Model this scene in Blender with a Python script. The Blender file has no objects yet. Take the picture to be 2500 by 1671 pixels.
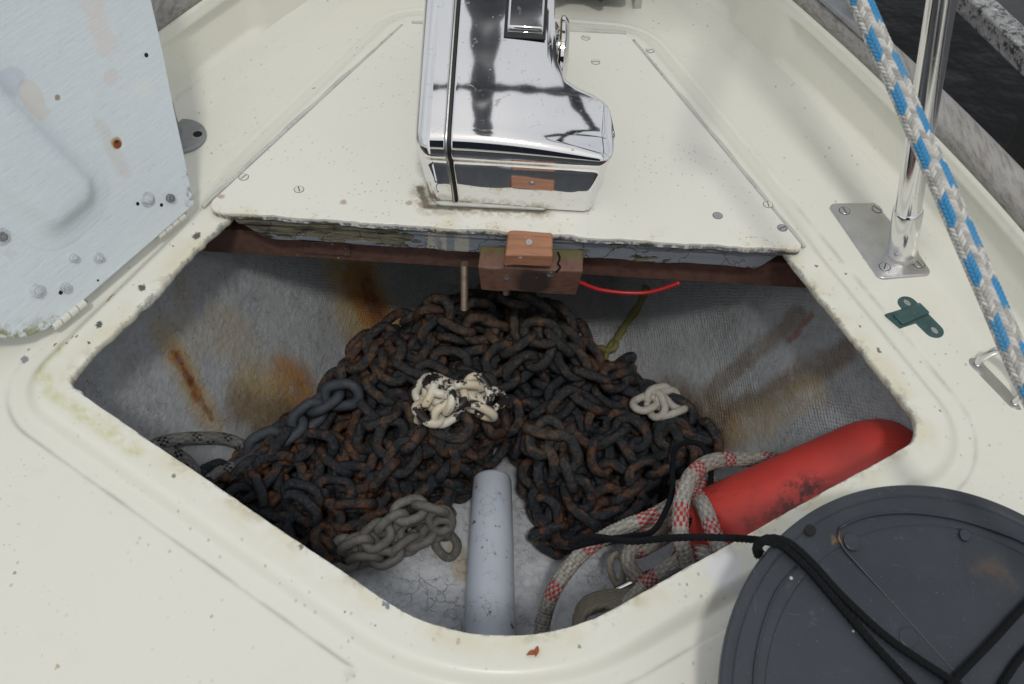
import bpy, bmesh, math, random
import numpy as np
from mathutils import Vector, Matrix
rad = math.radians
sc = bpy.context.scene
COL = sc.collection

# ---------------------------------------------------------------- camera
W0, H0, FPX = 2500, 1671, 2680.0
CAM = np.array([0, 0, 0.95]); TH = rad(50); ROLL = rad(3.4)
def _rx(a): c, s = math.cos(a), math.sin(a); return np.array([[1,0,0],[0,c,-s],[0,s,c]])
def _rz(a): c, s = math.cos(a), math.sin(a); return np.array([[c,-s,0],[s,c,0],[0,0,1]])
ROT = _rx(math.pi/2 - TH) @ _rz(ROLL)
cd = bpy.data.cameras.new('camera'); cam = bpy.data.objects.new('camera', cd); COL.objects.link(cam)
cd.sensor_width = 23.5; cd.lens = FPX/W0*23.5; cd.clip_start = .02; cd.clip_end = 4000
cam.matrix_world = Matrix.Translation(Vector(CAM)) @ Matrix(ROT.tolist()).to_4x4()
cd.dof.use_dof = True; cd.dof.focus_distance = 1.36; cd.dof.aperture_fstop = 7.1
sc.camera = cam

# ---------------------------------------------------------------- light
SUN_EL, SUN_AZ = rad(60), rad(5)       # light comes from behind the camera
w = bpy.data.worlds.new('World'); sc.world = w; w.use_nodes = True
nt = w.node_tree; nt.nodes.clear()
out = nt.nodes.new('ShaderNodeOutputWorld'); bg = nt.nodes.new('ShaderNodeBackground')
sky = nt.nodes.new('ShaderNodeTexSky'); sky.sky_type = 'NISHITA'; sky.sun_disc = False
sky.sun_elevation = SUN_EL; sky.sun_rotation = math.pi + SUN_AZ; sky.air_density = 1.0; sky.dust_density = 5.0
tc = nt.nodes.new('ShaderNodeTexCoord')
no = nt.nodes.new('ShaderNodeTexNoise'); no.inputs['Scale'].default_value = 2.2; no.inputs['Detail'].default_value = 5
mp = nt.nodes.new('ShaderNodeMapping'); mp.inputs['Scale'].default_value = (1, 1, 2.5)
nt.links.new(tc.outputs['Generated'], mp.inputs['Vector']); nt.links.new(mp.outputs[0], no.inputs['Vector'])
cr = nt.nodes.new('ShaderNodeValToRGB')
cr.color_ramp.elements[0].position = .3; cr.color_ramp.elements[0].color = (6.3, 6.6, 6.9, 1)
cr.color_ramp.elements[1].position = .7; cr.color_ramp.elements[1].color = (8.6, 8.7, 8.8, 1)
nt.links.new(no.outputs['Fac'], cr.inputs[0])
mx = nt.nodes.new('ShaderNodeMixRGB'); mx.inputs[0].default_value = .88       # a closed cloud deck
nt.links.new(sky.outputs[0], mx.inputs[1]); nt.links.new(cr.outputs[0], mx.inputs[2])
nt.links.new(mx.outputs[0], bg.inputs['Color']); bg.inputs['Strength'].default_value = .089
nt.links.new(bg.outputs[0], out.inputs[0])
sd = bpy.data.lights.new('sun', 'SUN'); sd.energy = 1.0; sd.angle = rad(6.0); sd.color = (1, .97, .92)
so = bpy.data.objects.new('sun', sd); COL.objects.link(so)
sdir = Vector((math.sin(SUN_AZ)*math.cos(SUN_EL), -math.cos(SUN_AZ)*math.cos(SUN_EL), math.sin(SUN_EL)))
so.rotation_euler = sdir.to_track_quat('Z', 'Y').to_euler()
sc.view_settings.view_transform = 'Standard'; sc.view_settings.look = 'None'
sc.view_settings.exposure = 0.06; sc.view_settings.gamma = 1.0

# ---------------------------------------------------------------- helpers
XC = -.017                                  # the boat's centre line
def ray(px, py):
    return ROT @ np.array([(px-W0/2)/FPX, -(py-H0/2)/FPX, -1.0])
def P(px, py, z=0.0):
    d = ray(px, py); return CAM + d*(z-CAM[2])/d[2]
def Pp(px, py, o, n):
    d = ray(px, py); return CAM + d*np.dot(np.array(o)-CAM, n)/np.dot(d, n)
def proj(p):
    q = ROT.T @ (np.array(p)-CAM); return W0/2-FPX*q[0]/q[2], H0/2+FPX*q[1]/q[2], -q[2]
def nrm(v):
    v = np.array(v, float); return v/(np.linalg.norm(v)+1e-12)

def link(o, parent=None):
    COL.objects.link(o)
    if parent is not None:
        o.parent = parent
        if parent.type == 'EMPTY': o.matrix_parent_inverse = Matrix.Translation(-parent.location)
    return o
def mk(name, verts, faces, mat, parent=None, smooth=True, cols=None, uvs=None):
    me = bpy.data.meshes.new(name)
    verts = np.asarray(verts, float)
    me.from_pydata(verts.tolist(), [], [tuple(int(i) for i in f) for f in faces]); me.update()
    if smooth is True: me.polygons.foreach_set('use_smooth', [True]*len(me.polygons))
    if cols is not None:
        a = me.color_attributes.new('tint', 'FLOAT_COLOR', 'POINT')
        c = np.ones((len(verts), 4)); c[:, :3] = cols; a.data.foreach_set('color', c.ravel())
    me.materials.append(getattr(mat, 'mat', mat))
    o = bpy.data.objects.new(name, me)
    return link(o, parent)
def empty(name, loc):
    o = bpy.data.objects.new(name, None); o.empty_display_size = .02; o.location = tuple(loc); link(o)
    return o            # parts are modelled in world coordinates and parented with the inverse of this
def tag(o, label, cat, group=None):
    o['label'] = label; o['category'] = cat
    if group: o['group'] = group
    return o
def sharp(o, ang=35):
    me = o.data
    me.polygons.foreach_set('use_smooth', [True]*len(me.polygons))
    bm = bmesh.new(); bm.from_mesh(me)
    for e in bm.edges:
        if len(e.link_faces) == 2 and e.calc_face_angle(0) > rad(ang): e.smooth = False
    bm.to_mesh(me); bm.free()
def bevel(o, w, seg=2, ang=30):
    m = o.modifiers.new('bevel', 'BEVEL'); m.width = w; m.segments = seg; m.limit_method = 'ANGLE'; m.angle_limit = rad(ang)
    m.harden_normals = False
    return o
def prism(name, poly, z0, z1, mat, parent=None, bev=0, seg=2, fr=None, smooth=True):
    """polygon (x,y) list extruded z0..z1; fr = optional 4x4 frame mapping local to world"""
    n = len(poly); v = [(p[0], p[1], z0) for p in poly]+[(p[0], p[1], z1) for p in poly]
    a = sum(poly[i][0]*poly[(i+1) % n][1]-poly[(i+1) % n][0]*poly[i][1] for i in range(n))
    f = [tuple(range(n))[::-1], tuple(range(n, 2*n))]+[(i, (i+1) % n, n+(i+1) % n, n+i) for i in range(n)]
    if a < 0: f = [t[::-1] for t in f]
    if fr is not None: v = [tuple(fr @ Vector(p)) for p in v]
    o = mk(name, v, f, mat, parent, smooth)
    if bev: bevel(o, bev, seg)
    if smooth: sharp(o, 40)
    return o
def box(name, c, s, mat, parent=None, bev=.002, fr=None):
    x, y, z = s[0]/2, s[1]/2, s[2]/2
    M = fr if fr is not None else Matrix.Identity(4)
    M = Matrix.Translation(Vector(c)) @ M
    return prism(name, [(-x, -y), (x, -y), (x, y), (-x, y)], -z, z, mat, parent, bev, 2, M)
def catmull(pts, step):
    p = np.array(pts, float); p = np.vstack([2*p[0]-p[1], p, 2*p[-1]-p[-2]]); o = []
    for i in range(1, len(p)-2):
        n = max(2, int(np.linalg.norm(p[i+1]-p[i])/step*1.0)+1)
        for t in np.linspace(0, 1, n, endpoint=False):
            a, b, c, d = p[i-1], p[i], p[i+1], p[i+2]
            o.append(.5*((2*b)+(-a+c)*t+(2*a-5*b+4*c-d)*t*t+(-a+3*b-3*c+d)*t**3))
    o.append(p[-2]); o = np.array(o)
    s = np.r_[0, np.cumsum(np.linalg.norm(np.diff(o, axis=0), axis=1))]
    m = max(3, int(s[-1]/step)+1); u = np.linspace(0, s[-1], m)
    return np.stack([np.interp(u, s, o[:, k]) for k in range(3)], 1), u
def frames(c):
    t = np.gradient(c, axis=0); t /= np.linalg.norm(t, axis=1)[:, None]+1e-12
    n = np.cross(t[0], [0, 0, 1.0]); n = n if np.linalg.norm(n) > 1e-3 else np.array([1., 0, 0]); n = nrm(n)
    N = []
    for i in range(len(c)):
        n = n-t[i]*np.dot(n, t[i]); n = nrm(n); N.append(n)
    N = np.array(N); return t, N, np.cross(t, N)
def tube_data(pts, r, step=.004, ns=12, rfun=None, cfun=None, caps=True, off=0):
    c, u = catmull(pts, step); t, N, B = frames(c)
    a = np.arange(ns)/ns*2*math.pi
    A, U = np.meshgrid(np.arange(ns)/ns, u)
    R = np.full(A.shape, r) if rfun is None else rfun(A, U)
    V = c[:, None, :]+R[..., None]*(np.cos(a)[None, :, None]*N[:, None, :]+np.sin(a)[None, :, None]*B[:, None, :])
    m = len(c); V = V.reshape(-1, 3); F = []
    for i in range(m-1):
        for j in range(ns):
            k = (j+1) % ns; F.append((off+i*ns+j, off+i*ns+k, off+(i+1)*ns+k, off+(i+1)*ns+j))
    if caps: F.append(tuple(off+j for j in range(ns))[::-1]); F.append(tuple(off+(m-1)*ns+j for j in range(ns)))
    C = None if cfun is None else cfun(A, U).reshape(-1, 3)
    return V, F, C
def tube(name, pts, r, mat, parent=None, **k):
    V, F, C = tube_data(pts, r, **k); return mk(name, V, F, mat, parent, True, C)
def tubes(name, lst, mat, parent=None):
    """several runs of one rope in one mesh; lst of (pts, kwargs)"""
    V, F, C = [], [], []; off = 0
    for pts, k in lst:
        v, f, c = tube_data(pts, off=off, **k); V.append(v); F += f; off += len(v)
        if c is not None: C.append(c)
    return mk(name, np.vstack(V), F, mat, parent, True, np.vstack(C) if C else None)
def lathe(name, prof, o, ax, mat, parent=None, ns=40, smooth=35):
    """prof = list of (r, h) along axis ax from o"""
    ax = nrm(ax); n = np.cross(ax, [0, 0, 1.]); n = nrm(n) if np.linalg.norm(n) > 1e-3 else np.array([1., 0, 0]); b = np.cross(ax, n)
    V, F = [], []
    for r, h in prof:
        for j in range(ns):
            a = 2*math.pi*j/ns; V.append(np.array(o)+ax*h+max(r, 1e-5)*(math.cos(a)*n+math.sin(a)*b))
    for i in range(len(prof)-1):
        for j in range(ns):
            k = (j+1) % ns; F.append((i*ns+j, i*ns+k, (i+1)*ns+k, (i+1)*ns+j))
    F.append(tuple(range(ns))[::-1]); F.append(tuple((len(prof)-1)*ns+j for j in range(ns)))
    ob = mk(name, V, F, mat, parent); sharp(ob, smooth); return ob
def arc(cx, cy, r, a0, a1, n):
    return [(cx+r*math.cos(rad(a0+(a1-a0)*i/n)), cy+r*math.sin(rad(a0+(a1-a0)*i/n))) for i in range(n+1)]
def rounded(poly, rr, n=8):
    """round the corners of a convex-ish polygon; rr = radius or list"""
    out = []; m = len(poly)
    for i in range(m):
        p = np.array(poly[i][:2], float); a = np.array(poly[i-1][:2], float); b = np.array(poly[(i+1) % m][:2], float)
        r = rr[i] if isinstance(rr, (list, tuple)) else rr
        da, db = nrm(a-p), nrm(b-p); ang = math.acos(max(-1, min(1, np.dot(da, db))))
        if r < 1e-5: out.append(tuple(p)); continue
        d = r/math.tan(ang/2); c = p+nrm(da+db)*r/math.sin(ang/2)
        s, e = p+da*d, p+db*d; a0 = math.atan2(*(s-c)[::-1]); a1 = math.atan2(*(e-c)[::-1])
        while a1-a0 > math.pi: a1 -= 2*math.pi
        while a1-a0 < -math.pi: a1 += 2*math.pi
        for k in range(n+1):
            t = a0+(a1-a0)*k/n; out.append((c[0]+r*math.cos(t), c[1]+r*math.sin(t)))
    return out
def rnoise(x, seed=0):
    """smooth 1-D value noise"""
    x = np.asarray(x, float); i = np.floor(x).astype(int); f = x-i; f = f*f*(3-2*f)
    h = lambda k: np.modf(np.sin(k*12.9898+seed*78.233)*43758.5453)[0]
    return h(i)*(1-f)+h(i+1)*f

# ---------------------------------------------------------------- material language
class S:
    """a socket with arithmetic"""
    def __init__(s, m, k): s.m, s.k = m, k
    def _b(s, op, o, rev=False):
        n = s.m.nt.nodes.new('ShaderNodeMath'); n.operation = op
        a, b = (o, s) if rev else (s, o)
        for q, v in ((0, a), (1, b)):
            if isinstance(v, S): s.m.nt.links.new(v.k, n.inputs[q])
            else: n.inputs[q].default_value = v
        return S(s.m, n.outputs[0])
    def __add__(s, o): return s._b('ADD', o)
    __radd__ = __add__
    def __mul__(s, o): return s._b('MULTIPLY', o)
    __rmul__ = __mul__
    def __sub__(s, o): return s._b('SUBTRACT', o)
    def __rsub__(s, o): return s._b('SUBTRACT', o, True)
    def __truediv__(s, o): return s._b('DIVIDE', o)
    def mx(s, o): return s._b('MAXIMUM', o)
    def mn(s, o): return s._b('MINIMUM', o)
    def frac(s): return s._b('FRACT', 0)
    def sin(s): return s._b('SINE', 0)
    def abs(s): return s._b('ABSOLUTE', 0)
    def ss(s, a, b):
        """smoothstep from a to b (a may exceed b)"""
        n = s.m.nt.nodes.new('ShaderNodeMapRange'); n.interpolation_type = 'SMOOTHSTEP'; n.clamp = True
        lo, hi = min(a, b), max(a, b)
        s.m.nt.links.new(s.k, n.inputs[0]); n.inputs[1].default_value = lo; n.inputs[2].default_value = hi
        n.inputs[3].default_value, n.inputs[4].default_value = (0, 1) if a < b else (1, 0)
        return S(s.m, n.outputs[0])
class Mat:
    def __init__(s, name, rough=.5, metal=0, spec=.5):
        s.mat = bpy.data.materials.new(name); s.mat.use_nodes = True; s.nt = s.mat.node_tree
        s.b = s.nt.nodes['Principled BSDF']; s.b.inputs['Roughness'].default_value = rough
        s.b.inputs['Metallic'].default_value = metal; s.b.inputs['Specular IOR Level'].default_value = spec
        g = s.nt.nodes.new('ShaderNodeNewGeometry'); s.pos = S(s, g.outputs['Position']); s.g = g
        s.h = None
    def coord(s, kind='Object'):
        n = s.nt.nodes.new('ShaderNodeTexCoord'); return S(s, n.outputs[kind])
    def map(s, v, scale=(1, 1, 1), rot=(0, 0, 0), loc=(0, 0, 0)):
        n = s.nt.nodes.new('ShaderNodeMapping'); n.inputs['Scale'].default_value = scale
        n.inputs['Rotation'].default_value = rot; n.inputs['Location'].default_value = loc
        s.nt.links.new(v.k, n.inputs['Vector']); return S(s, n.outputs[0])
    def noise(s, scale, detail=4, rough=.55, dist=0, v=None, col=False):
        n = s.nt.nodes.new('ShaderNodeTexNoise'); n.inputs['Scale'].default_value = scale; n.inputs['Detail'].default_value = detail
        n.inputs['Roughness'].default_value = rough; n.inputs['Distortion'].default_value = dist
        s.nt.links.new((v or s.pos).k, n.inputs['Vector']); return S(s, n.outputs['Color' if col else 'Fac'])
    def vor(s, scale, feat='F1', out='Distance', v=None, rnd=1):
        n = s.nt.nodes.new('ShaderNodeTexVoronoi'); n.feature = feat; n.inputs['Scale'].default_value = scale
        n.inputs['Randomness'].default_value = rnd
        s.nt.links.new((v or s.pos).k, n.inputs['Vector'])
        if out == 'both': return S(s, n.outputs['Distance']), s.sep(S(s, n.outputs['Color']))[0]
        return S(s, n.outputs[out])
    def sep(s, v):
        n = s.nt.nodes.new('ShaderNodeSeparateXYZ'); s.nt.links.new(v.k, n.inputs[0]); return [S(s, n.outputs[i]) for i in range(3)]
    def comb(s, x, y, z):
        n = s.nt.nodes.new('ShaderNodeCombineXYZ')
        for i, q in enumerate((x, y, z)):
            if isinstance(q, S): s.nt.links.new(q.k, n.inputs[i])
            else: n.inputs[i].default_value = q
        return S(s, n.outputs[0])
    def warp(s, amt, scale, v=None):
        """position displaced by noise"""
        c = s.noise(scale, 4, .6, v=v, col=True); v = v or s.pos
        a = s.nt.nodes.new('ShaderNodeVectorMath'); a.operation = 'SUBTRACT'; s.nt.links.new(c.k, a.inputs[0]); a.inputs[1].default_value = (.5, .5, .5)
        m = s.nt.nodes.new('ShaderNodeVectorMath'); m.operation = 'SCALE'; s.nt.links.new(a.outputs[0], m.inputs[0]); m.inputs['Scale'].default_value = amt
        d = s.nt.nodes.new('ShaderNodeVectorMath'); d.operation = 'ADD'; s.nt.links.new(m.outputs[0], d.inputs[0]); s.nt.links.new(v.k, d.inputs[1])
        return S(s, d.outputs[0])
    def spot(s, p, v, sq=(1, 1, 1)):
        """distance to a point (coordinates stretched by sq)"""
        a = s.nt.nodes.new('ShaderNodeVectorMath'); a.operation = 'SUBTRACT'; s.nt.links.new(v.k, a.inputs[0]); a.inputs[1].default_value = tuple(p)
        m = s.nt.nodes.new('ShaderNodeVectorMath'); m.operation = 'MULTIPLY'; s.nt.links.new(a.outputs[0], m.inputs[0]); m.inputs[1].default_value = sq
        l = s.nt.nodes.new('ShaderNodeVectorMath'); l.operation = 'LENGTH'; s.nt.links.new(m.outputs[0], l.inputs[0]); return S(s, l.outputs['Value'])
    def seg(s, a, b, v):
        """distance to the segment a-b"""
        a = np.array(a, float); b = np.array(b, float); ab = b-a; L2 = float(ab@ab)
        q = s.nt.nodes.new('ShaderNodeVectorMath'); q.operation = 'SUBTRACT'; s.nt.links.new(v.k, q.inputs[0]); q.inputs[1].default_value = tuple(a)
        d = s.nt.nodes.new('ShaderNodeVectorMath'); d.operation = 'DOT_PRODUCT'; s.nt.links.new(q.outputs[0], d.inputs[0]); d.inputs[1].default_value = tuple(ab/L2)
        t = S(s, d.outputs['Value']).mx(0).mn(1)
        m = s.nt.nodes.new('ShaderNodeVectorMath'); m.operation = 'SCALE'; m.inputs[0].default_value = tuple(ab); s.nt.links.new(t.k, m.inputs['Scale'])
        e = s.nt.nodes.new('ShaderNodeVectorMath'); e.operation = 'SUBTRACT'; s.nt.links.new(q.outputs[0], e.inputs[0]); s.nt.links.new(m.outputs[0], e.inputs[1])
        l = s.nt.nodes.new('ShaderNodeVectorMath'); l.operation = 'LENGTH'; s.nt.links.new(e.outputs[0], l.inputs[0]); return S(s, l.outputs['Value'])
    def color(s, base, *layers):
        """base rgb or socket, then (mask, rgb) layers"""
        cur = base
        for mask, c in layers:
            n = s.nt.nodes.new('ShaderNodeMixRGB')
            if isinstance(mask, S): s.nt.links.new(mask.k, n.inputs[0])
            else: n.inputs[0].default_value = mask
            for i, q in ((1, cur), (2, c)):
                if isinstance(q, S): s.nt.links.new(q.k, n.inputs[i])
                else: n.inputs[i].default_value = (*q, 1)
            cur = S(s, n.outputs[0])
        if isinstance(cur, S): s.nt.links.new(cur.k, s.b.inputs['Base Color'])
        else: s.b.inputs['Base Color'].default_value = (*cur, 1)
        s.c = cur; return s
    def rough(s, v): s.nt.links.new(v.k, s.b.inputs['Roughness']); return s
    def metal(s, v): s.nt.links.new(v.k, s.b.inputs['Metallic']); return s
    def bump(s, h, dist=.001, strength=1):
        n = s.nt.nodes.new('ShaderNodeBump'); n.inputs['Distance'].default_value = dist; n.inputs['Strength'].default_value = strength
        s.nt.links.new(h.k, n.inputs['Height'])
        if s.h is not None: s.nt.links.new(s.h, n.inputs['Normal'])
        s.h = n.outputs[0]; s.nt.links.new(s.h, s.b.inputs['Normal']); return s
    def attr(s, name='tint'):
        n = s.nt.nodes.new('ShaderNodeAttribute'); n.attribute_name = name; return S(s, n.outputs['Color'])

# locker shape: needed by the liner, by everything lying in it and by the stains on it
def zliner(x, y):
    x = np.asarray(x, float); y = np.asarray(y, float)
    wf = np.clip(.42-.38*(y-.6)/.9, .02, .42); Wd = np.clip(.555-.33*np.maximum(0, y-.7), .1, .60)
    zf = -.42+.25*np.maximum(0, y-1.15)
    a = np.abs(x-XC)-wf; s = .03; a = .5*(a+np.sqrt(a*a+s*s))
    return zf+a*.42/(Wd-wf)
PA = [-13, 0, 10, 16, 22, 50, 90, 150, 165, 181, 194, 204, 213, 219, 224, 232, 242, 255, 264, 277, 286, 296, 308, 327, 338, 347, 360, 370, 376, 382]
PR = [.28, .235, .18, .14, .12, .10, .09, .105, .12, .14, .175, .245, .35, .44, .47, .44, .405, .315, .23, .23, .31, .33, .345, .36, .375, .28, .235, .18, .14, .12]
def zpile(x, y):
    r = math.hypot(x+.045, y-1.06)/float(np.interp(math.degrees(math.atan2(y-1.06, x+.045)) % 360, PA, PR))
    return -.42+.225*max(0, 1-r)
def hit(px, py, off=0.0, pile=False):
    d = ray(px, py); t = .7
    while t < 3:
        p = CAM+d*t; h = float(zliner(p[0], p[1]))
        if pile: h = max(h, zpile(p[0], p[1]))
        if p[2] < h+off: return p
        t += .0015
    return p
# chain link centres, x y z in half millimetres
CHAIN = [
-65,2006,-574,-121,1991,-534,-175,1970,-574,-209,1917,-608,-249,1861,-607,-281,1810,-651,-315,1775,-699,-346,1723,-732,-378,1778,-704,-402,1803,-643,-353,1849,-617,-321,1904,-633,
-374,1938,-653,-308,1959,-628,-261,1978,-592,-216,2015,-561,-270,2055,-543,-209,2078,-555,-162,2037,-534,-94,2054,-545,-34,2025,-522,-6,1981,-571,40,2026,-581,61,1974,-614,
120,1963,-645,177,1955,-675,186,1893,-707,194,1831,-741,249,1805,-776,236,1742,-803,171,1719,-797,98,1716,-786,67,1754,-741,107,1805,-728,40,1808,-715,86,1854,-691,
150,1841,-698,220,1843,-687,249,1862,-749,240,1920,-719,299,1928,-745,353,1953,-775,311,2011,-787,375,2011,-775,314,1987,-743,260,1977,-707,205,2012,-678,150,2018,-637,
97,2045,-602,43,2092,-590,-11,2123,-560,-61,2161,-593,-9,2185,-560,-63,2146,-533,-106,2108,-491,-173,2093,-505,-222,2042,-504,-267,1993,-531,-303,1948,-566,-362,1909,-600,
-396,1877,-651,-421,1823,-699,-437,1759,-724,-461,1698,-759,-487,1641,-794,-438,1588,-803,-373,1562,-804,-313,1523,-805,-318,1593,-805,-361,1644,-780,-399,1695,-753,-438,1658,-706,
-473,1716,-701,-502,1745,-752,-561,1724,-789,-628,1709,-768,-675,1664,-742,-708,1602,-734,-695,1542,-768,-669,1480,-787,-606,1451,-797,-562,1505,-799,-501,1542,-801,-480,1593,-756,
-431,1644,-769,-495,1657,-736,-543,1707,-732,-557,1775,-751,-510,1818,-778,-458,1852,-739,-413,1889,-710,-380,1946,-713,-330,1979,-675,-280,2013,-639,-246,2054,-601,-247,2121,-584,
-247,2109,-515,-215,2084,-458,-161,2040,-471,-92,2041,-482,-49,2086,-513,7,2065,-549,78,2066,-550,129,2110,-556,95,2117,-616,121,2071,-654,191,2072,-661,205,2057,-725,
263,2030,-740,265,2025,-669,235,1963,-651,197,1902,-647,133,1908,-677,72,1921,-647,7,1932,-623,-55,1945,-592,-116,1981,-597,-107,1931,-548,-170,1941,-517,-230,1941,-554,
-271,1916,-606,-297,1861,-648,-343,1809,-660,-350,1738,-663,-314,1686,-694,-310,1678,-761,-284,1733,-726,-256,1788,-692,-229,1841,-658,-176,1877,-637,-149,1932,-613,-88,1952,-645,
-100,1896,-604,-160,1901,-566,-215,1889,-524,-278,1921,-516,-332,1966,-513,-329,2005,-571,-332,2048,-627,-302,2040,-689,-344,2002,-726,-388,1984,-773,-395,2047,-793,-395,2060,-712,
-438,2006,-696,-459,1940,-709,-481,1878,-687,-508,1814,-670,-525,1747,-682,-521,1675,-682,-512,1609,-699,-481,1546,-713,-423,1554,-751,-390,1608,-737,-374,1667,-703,-408,1724,-681,
-454,1777,-667,-484,1799,-728,-521,1861,-734,-491,1913,-772,-456,1973,-778,-423,2029,-749,-372,2090,-750,-327,2145,-766,-364,2099,-797,-308,2072,-775,-267,2081,-719,-239,2075,-660,
-195,2091,-613,-204,2127,-671,-208,2166,-730,-162,2177,-681,-111,2183,-639,-160,2143,-622,-152,2107,-564,-122,2165,-577,-83,2220,-596,-78,2258,-652,-26,2247,-608,-34,2239,-538,
2,2195,-498,20,2127,-507,15,2061,-486,30,2005,-526,90,1994,-563,151,2017,-574,154,2076,-602,162,2131,-645,158,2103,-704,104,2128,-676,55,2161,-641,-7,2144,-619,
-49,2192,-649,4,2164,-678,-36,2205,-711,-101,2216,-694,-74,2278,-712,-132,2278,-742,-200,2257,-742,-148,2216,-738,-81,2230,-752,-19,2252,-750,25,2199,-762,69,2160,-723,
135,2149,-742,197,2117,-752,249,2086,-781,314,2073,-791,342,2044,-733,374,1983,-717,380,1915,-737,352,1879,-790,352,1810,-801,375,1743,-801,379,1673,-802,371,1712,-750,
324,1710,-803,298,1775,-803,300,1842,-781,331,1876,-730,335,1938,-696,325,2008,-684,294,2069,-700,293,2119,-747,262,2146,-798,196,2158,-802,138,2191,-803,104,2208,-749,
143,2194,-698,117,2174,-636,94,2160,-570,82,2118,-514,78,2052,-489,82,1981,-500,31,1941,-526,-27,1907,-550,-87,1873,-541,-154,1857,-522,-145,1847,-591,-101,1850,-646,
-125,1907,-666,-57,1897,-659,-51,1857,-602,-95,1816,-566,-161,1802,-551,-220,1836,-557,-280,1871,-554,-337,1906,-530,-368,1956,-564,-358,1992,-623,-365,2028,-679,-338,2090,-700,
-319,2156,-707,-273,2199,-736,-285,2189,-668,-332,2139,-648,-376,2086,-651,-412,2024,-641,-411,1962,-608,-404,1908,-556,-359,1854,-557,-302,1824,-589,-238,1800,-604,-176,1814,-643,
-148,1855,-690,-79,1859,-705,-14,1853,-682,44,1864,-644,111,1876,-626,156,1928,-606,196,1986,-607,213,2055,-604,196,2122,-592,153,2180,-585,93,2217,-597,80,2226,-666,
54,2243,-728,70,2234,-796,10,2262,-805,-55,2274,-805,-122,2279,-804,-186,2264,-803,-237,2219,-802,-286,2177,-800,-264,2137,-748,-270,2128,-678,-293,2097,-620,-328,2067,-565,
-380,2024,-543,-429,1971,-549,-455,1918,-590,-416,1857,-593,-376,1799,-585,-319,1770,-617,-257,1754,-645,-187,1754,-655,-133,1778,-693,-119,1746,-749,-126,1795,-793,-81,1831,-762,
-145,1818,-735,-198,1805,-699,-222,1737,-701,-181,1766,-746,-232,1723,-753,-254,1664,-792,-219,1611,-806,-225,1614,-730,-216,1655,-677,-237,1671,-738,-200,1696,-797,-140,1722,-806,
-155,1655,-806,-147,1693,-745,-155,1707,-679,-155,1652,-631,-156,1652,-567,-149,1680,-503,-148,1685,-523,100,1687,-527,99,1693,-537,160,1695,-514,103,1674,-478,112,1634,-537,
111,1636,-607,159,1609,-647,172,1601,-716,159,1595,-783,223,1611,-789,247,1670,-805,214,1709,-757,191,1773,-770,169,1781,-709,170,1712,-711,136,1750,-753,137,1678,-763,
116,1634,-806,182,1654,-805,206,1649,-742,266,1683,-730,310,1734,-746,366,1776,-749,413,1792,-797,396,1844,-760,358,1823,-709,299,1796,-738,232,1780,-722,273,1735,-695,
209,1745,-674,140,1745,-666,87,1790,-669,33,1767,-636,97,1744,-619,99,1693,-665,100,1688,-667,-148,1687,-668,-106,1733,-664,-35,1747,-658,-52,1795,-608,-126,1796,-618,
-188,1771,-597,-243,1723,-597,-260,1694,-658,-219,1665,-614,-187,1712,-582,-127,1755,-577,-130,1762,-513,-143,1709,-549,-142,1712,-620,-78,1738,-609,-82,1791,-659,-74,1744,-704,
-148,1685,-732,100,1684,-731,101,1682,-726,116,1614,-741,125,1572,-685,111,1636,-682,179,1656,-685,234,1614,-697,292,1625,-730,259,1570,-742,197,1550,-743,131,1545,-741,
131,1545,-806,201,1551,-806,267,1572,-805,327,1599,-804,366,1629,-759,305,1654,-784,328,1676,-723,350,1738,-697,315,1791,-677,284,1844,-699,252,1792,-664,200,1782,-623,
177,1843,-640,157,1869,-583,224,1888,-591,260,1856,-640,283,1908,-674,335,1865,-667,396,1871,-694,443,1895,-734,413,1899,-793,451,1842,-790,505,1806,-780,493,1740,-790,
433,1716,-798,450,1767,-752,456,1833,-730,504,1868,-767,484,1934,-762,422,1958,-761,416,1942,-693,368,1973,-654,298,1966,-646,255,2008,-609,217,2021,-552,164,2062,-530,
127,2091,-479,64,2116,-454,4,2151,-450,-56,2178,-478,-96,2200,-530,-144,2225,-576,-184,2201,-628,-211,2217,-692,-167,2271,-689,-187,2264,-626,-243,2222,-634,-290,2178,-605,
-337,2130,-586,-382,2078,-590,-427,2025,-582,-470,1980,-619,-504,1927,-649,-542,1869,-671,-566,1809,-696,-590,1742,-707,-594,1674,-726,-602,1642,-788,-629,1622,-731,-643,1673,-685,
-580,1696,-666,-521,1711,-630,-465,1675,-652,-412,1629,-657,-379,1684,-642,-377,1740,-606,-344,1758,-551,-280,1764,-567,-314,1704,-567,-316,1683,-631,-282,1636,-671,-288,1622,-739,
-256,1575,-697,-191,1600,-681,-155,1652,-694,-164,1639,-756,-200,1588,-765,-270,1562,-763,-338,1543,-753,-394,1506,-781,-463,1497,-777,-525,1520,-749,-557,1568,-790,-556,1570,-722,
-521,1556,-665,-459,1588,-670,-399,1562,-694,-348,1610,-689,-324,1621,-625,-276,1657,-588,-246,1698,-540,-201,1752,-533,-175,1800,-490,-108,1820,-504,-44,1826,-531,1,1816,-585,
-30,1766,-547,-73,1744,-496,-128,1747,-452,-148,1685,-461,101,1683,-463,152,1637,-487,171,1615,-551,202,1586,-607,223,1559,-668,287,1580,-686,348,1612,-700,373,1673,-678,
305,1684,-664,265,1730,-632,294,1788,-616,354,1815,-633,340,1749,-636,390,1781,-673,459,1787,-687,504,1841,-690,498,1909,-705,467,1972,-714,422,2022,-731,385,2083,-726,
361,2114,-779,344,2128,-712,351,2070,-672,325,2025,-624,301,1973,-583,235,1961,-564,176,1977,-530,134,2016,-489,80,2008,-444,19,1982,-468,-29,1961,-515,
]
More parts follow.
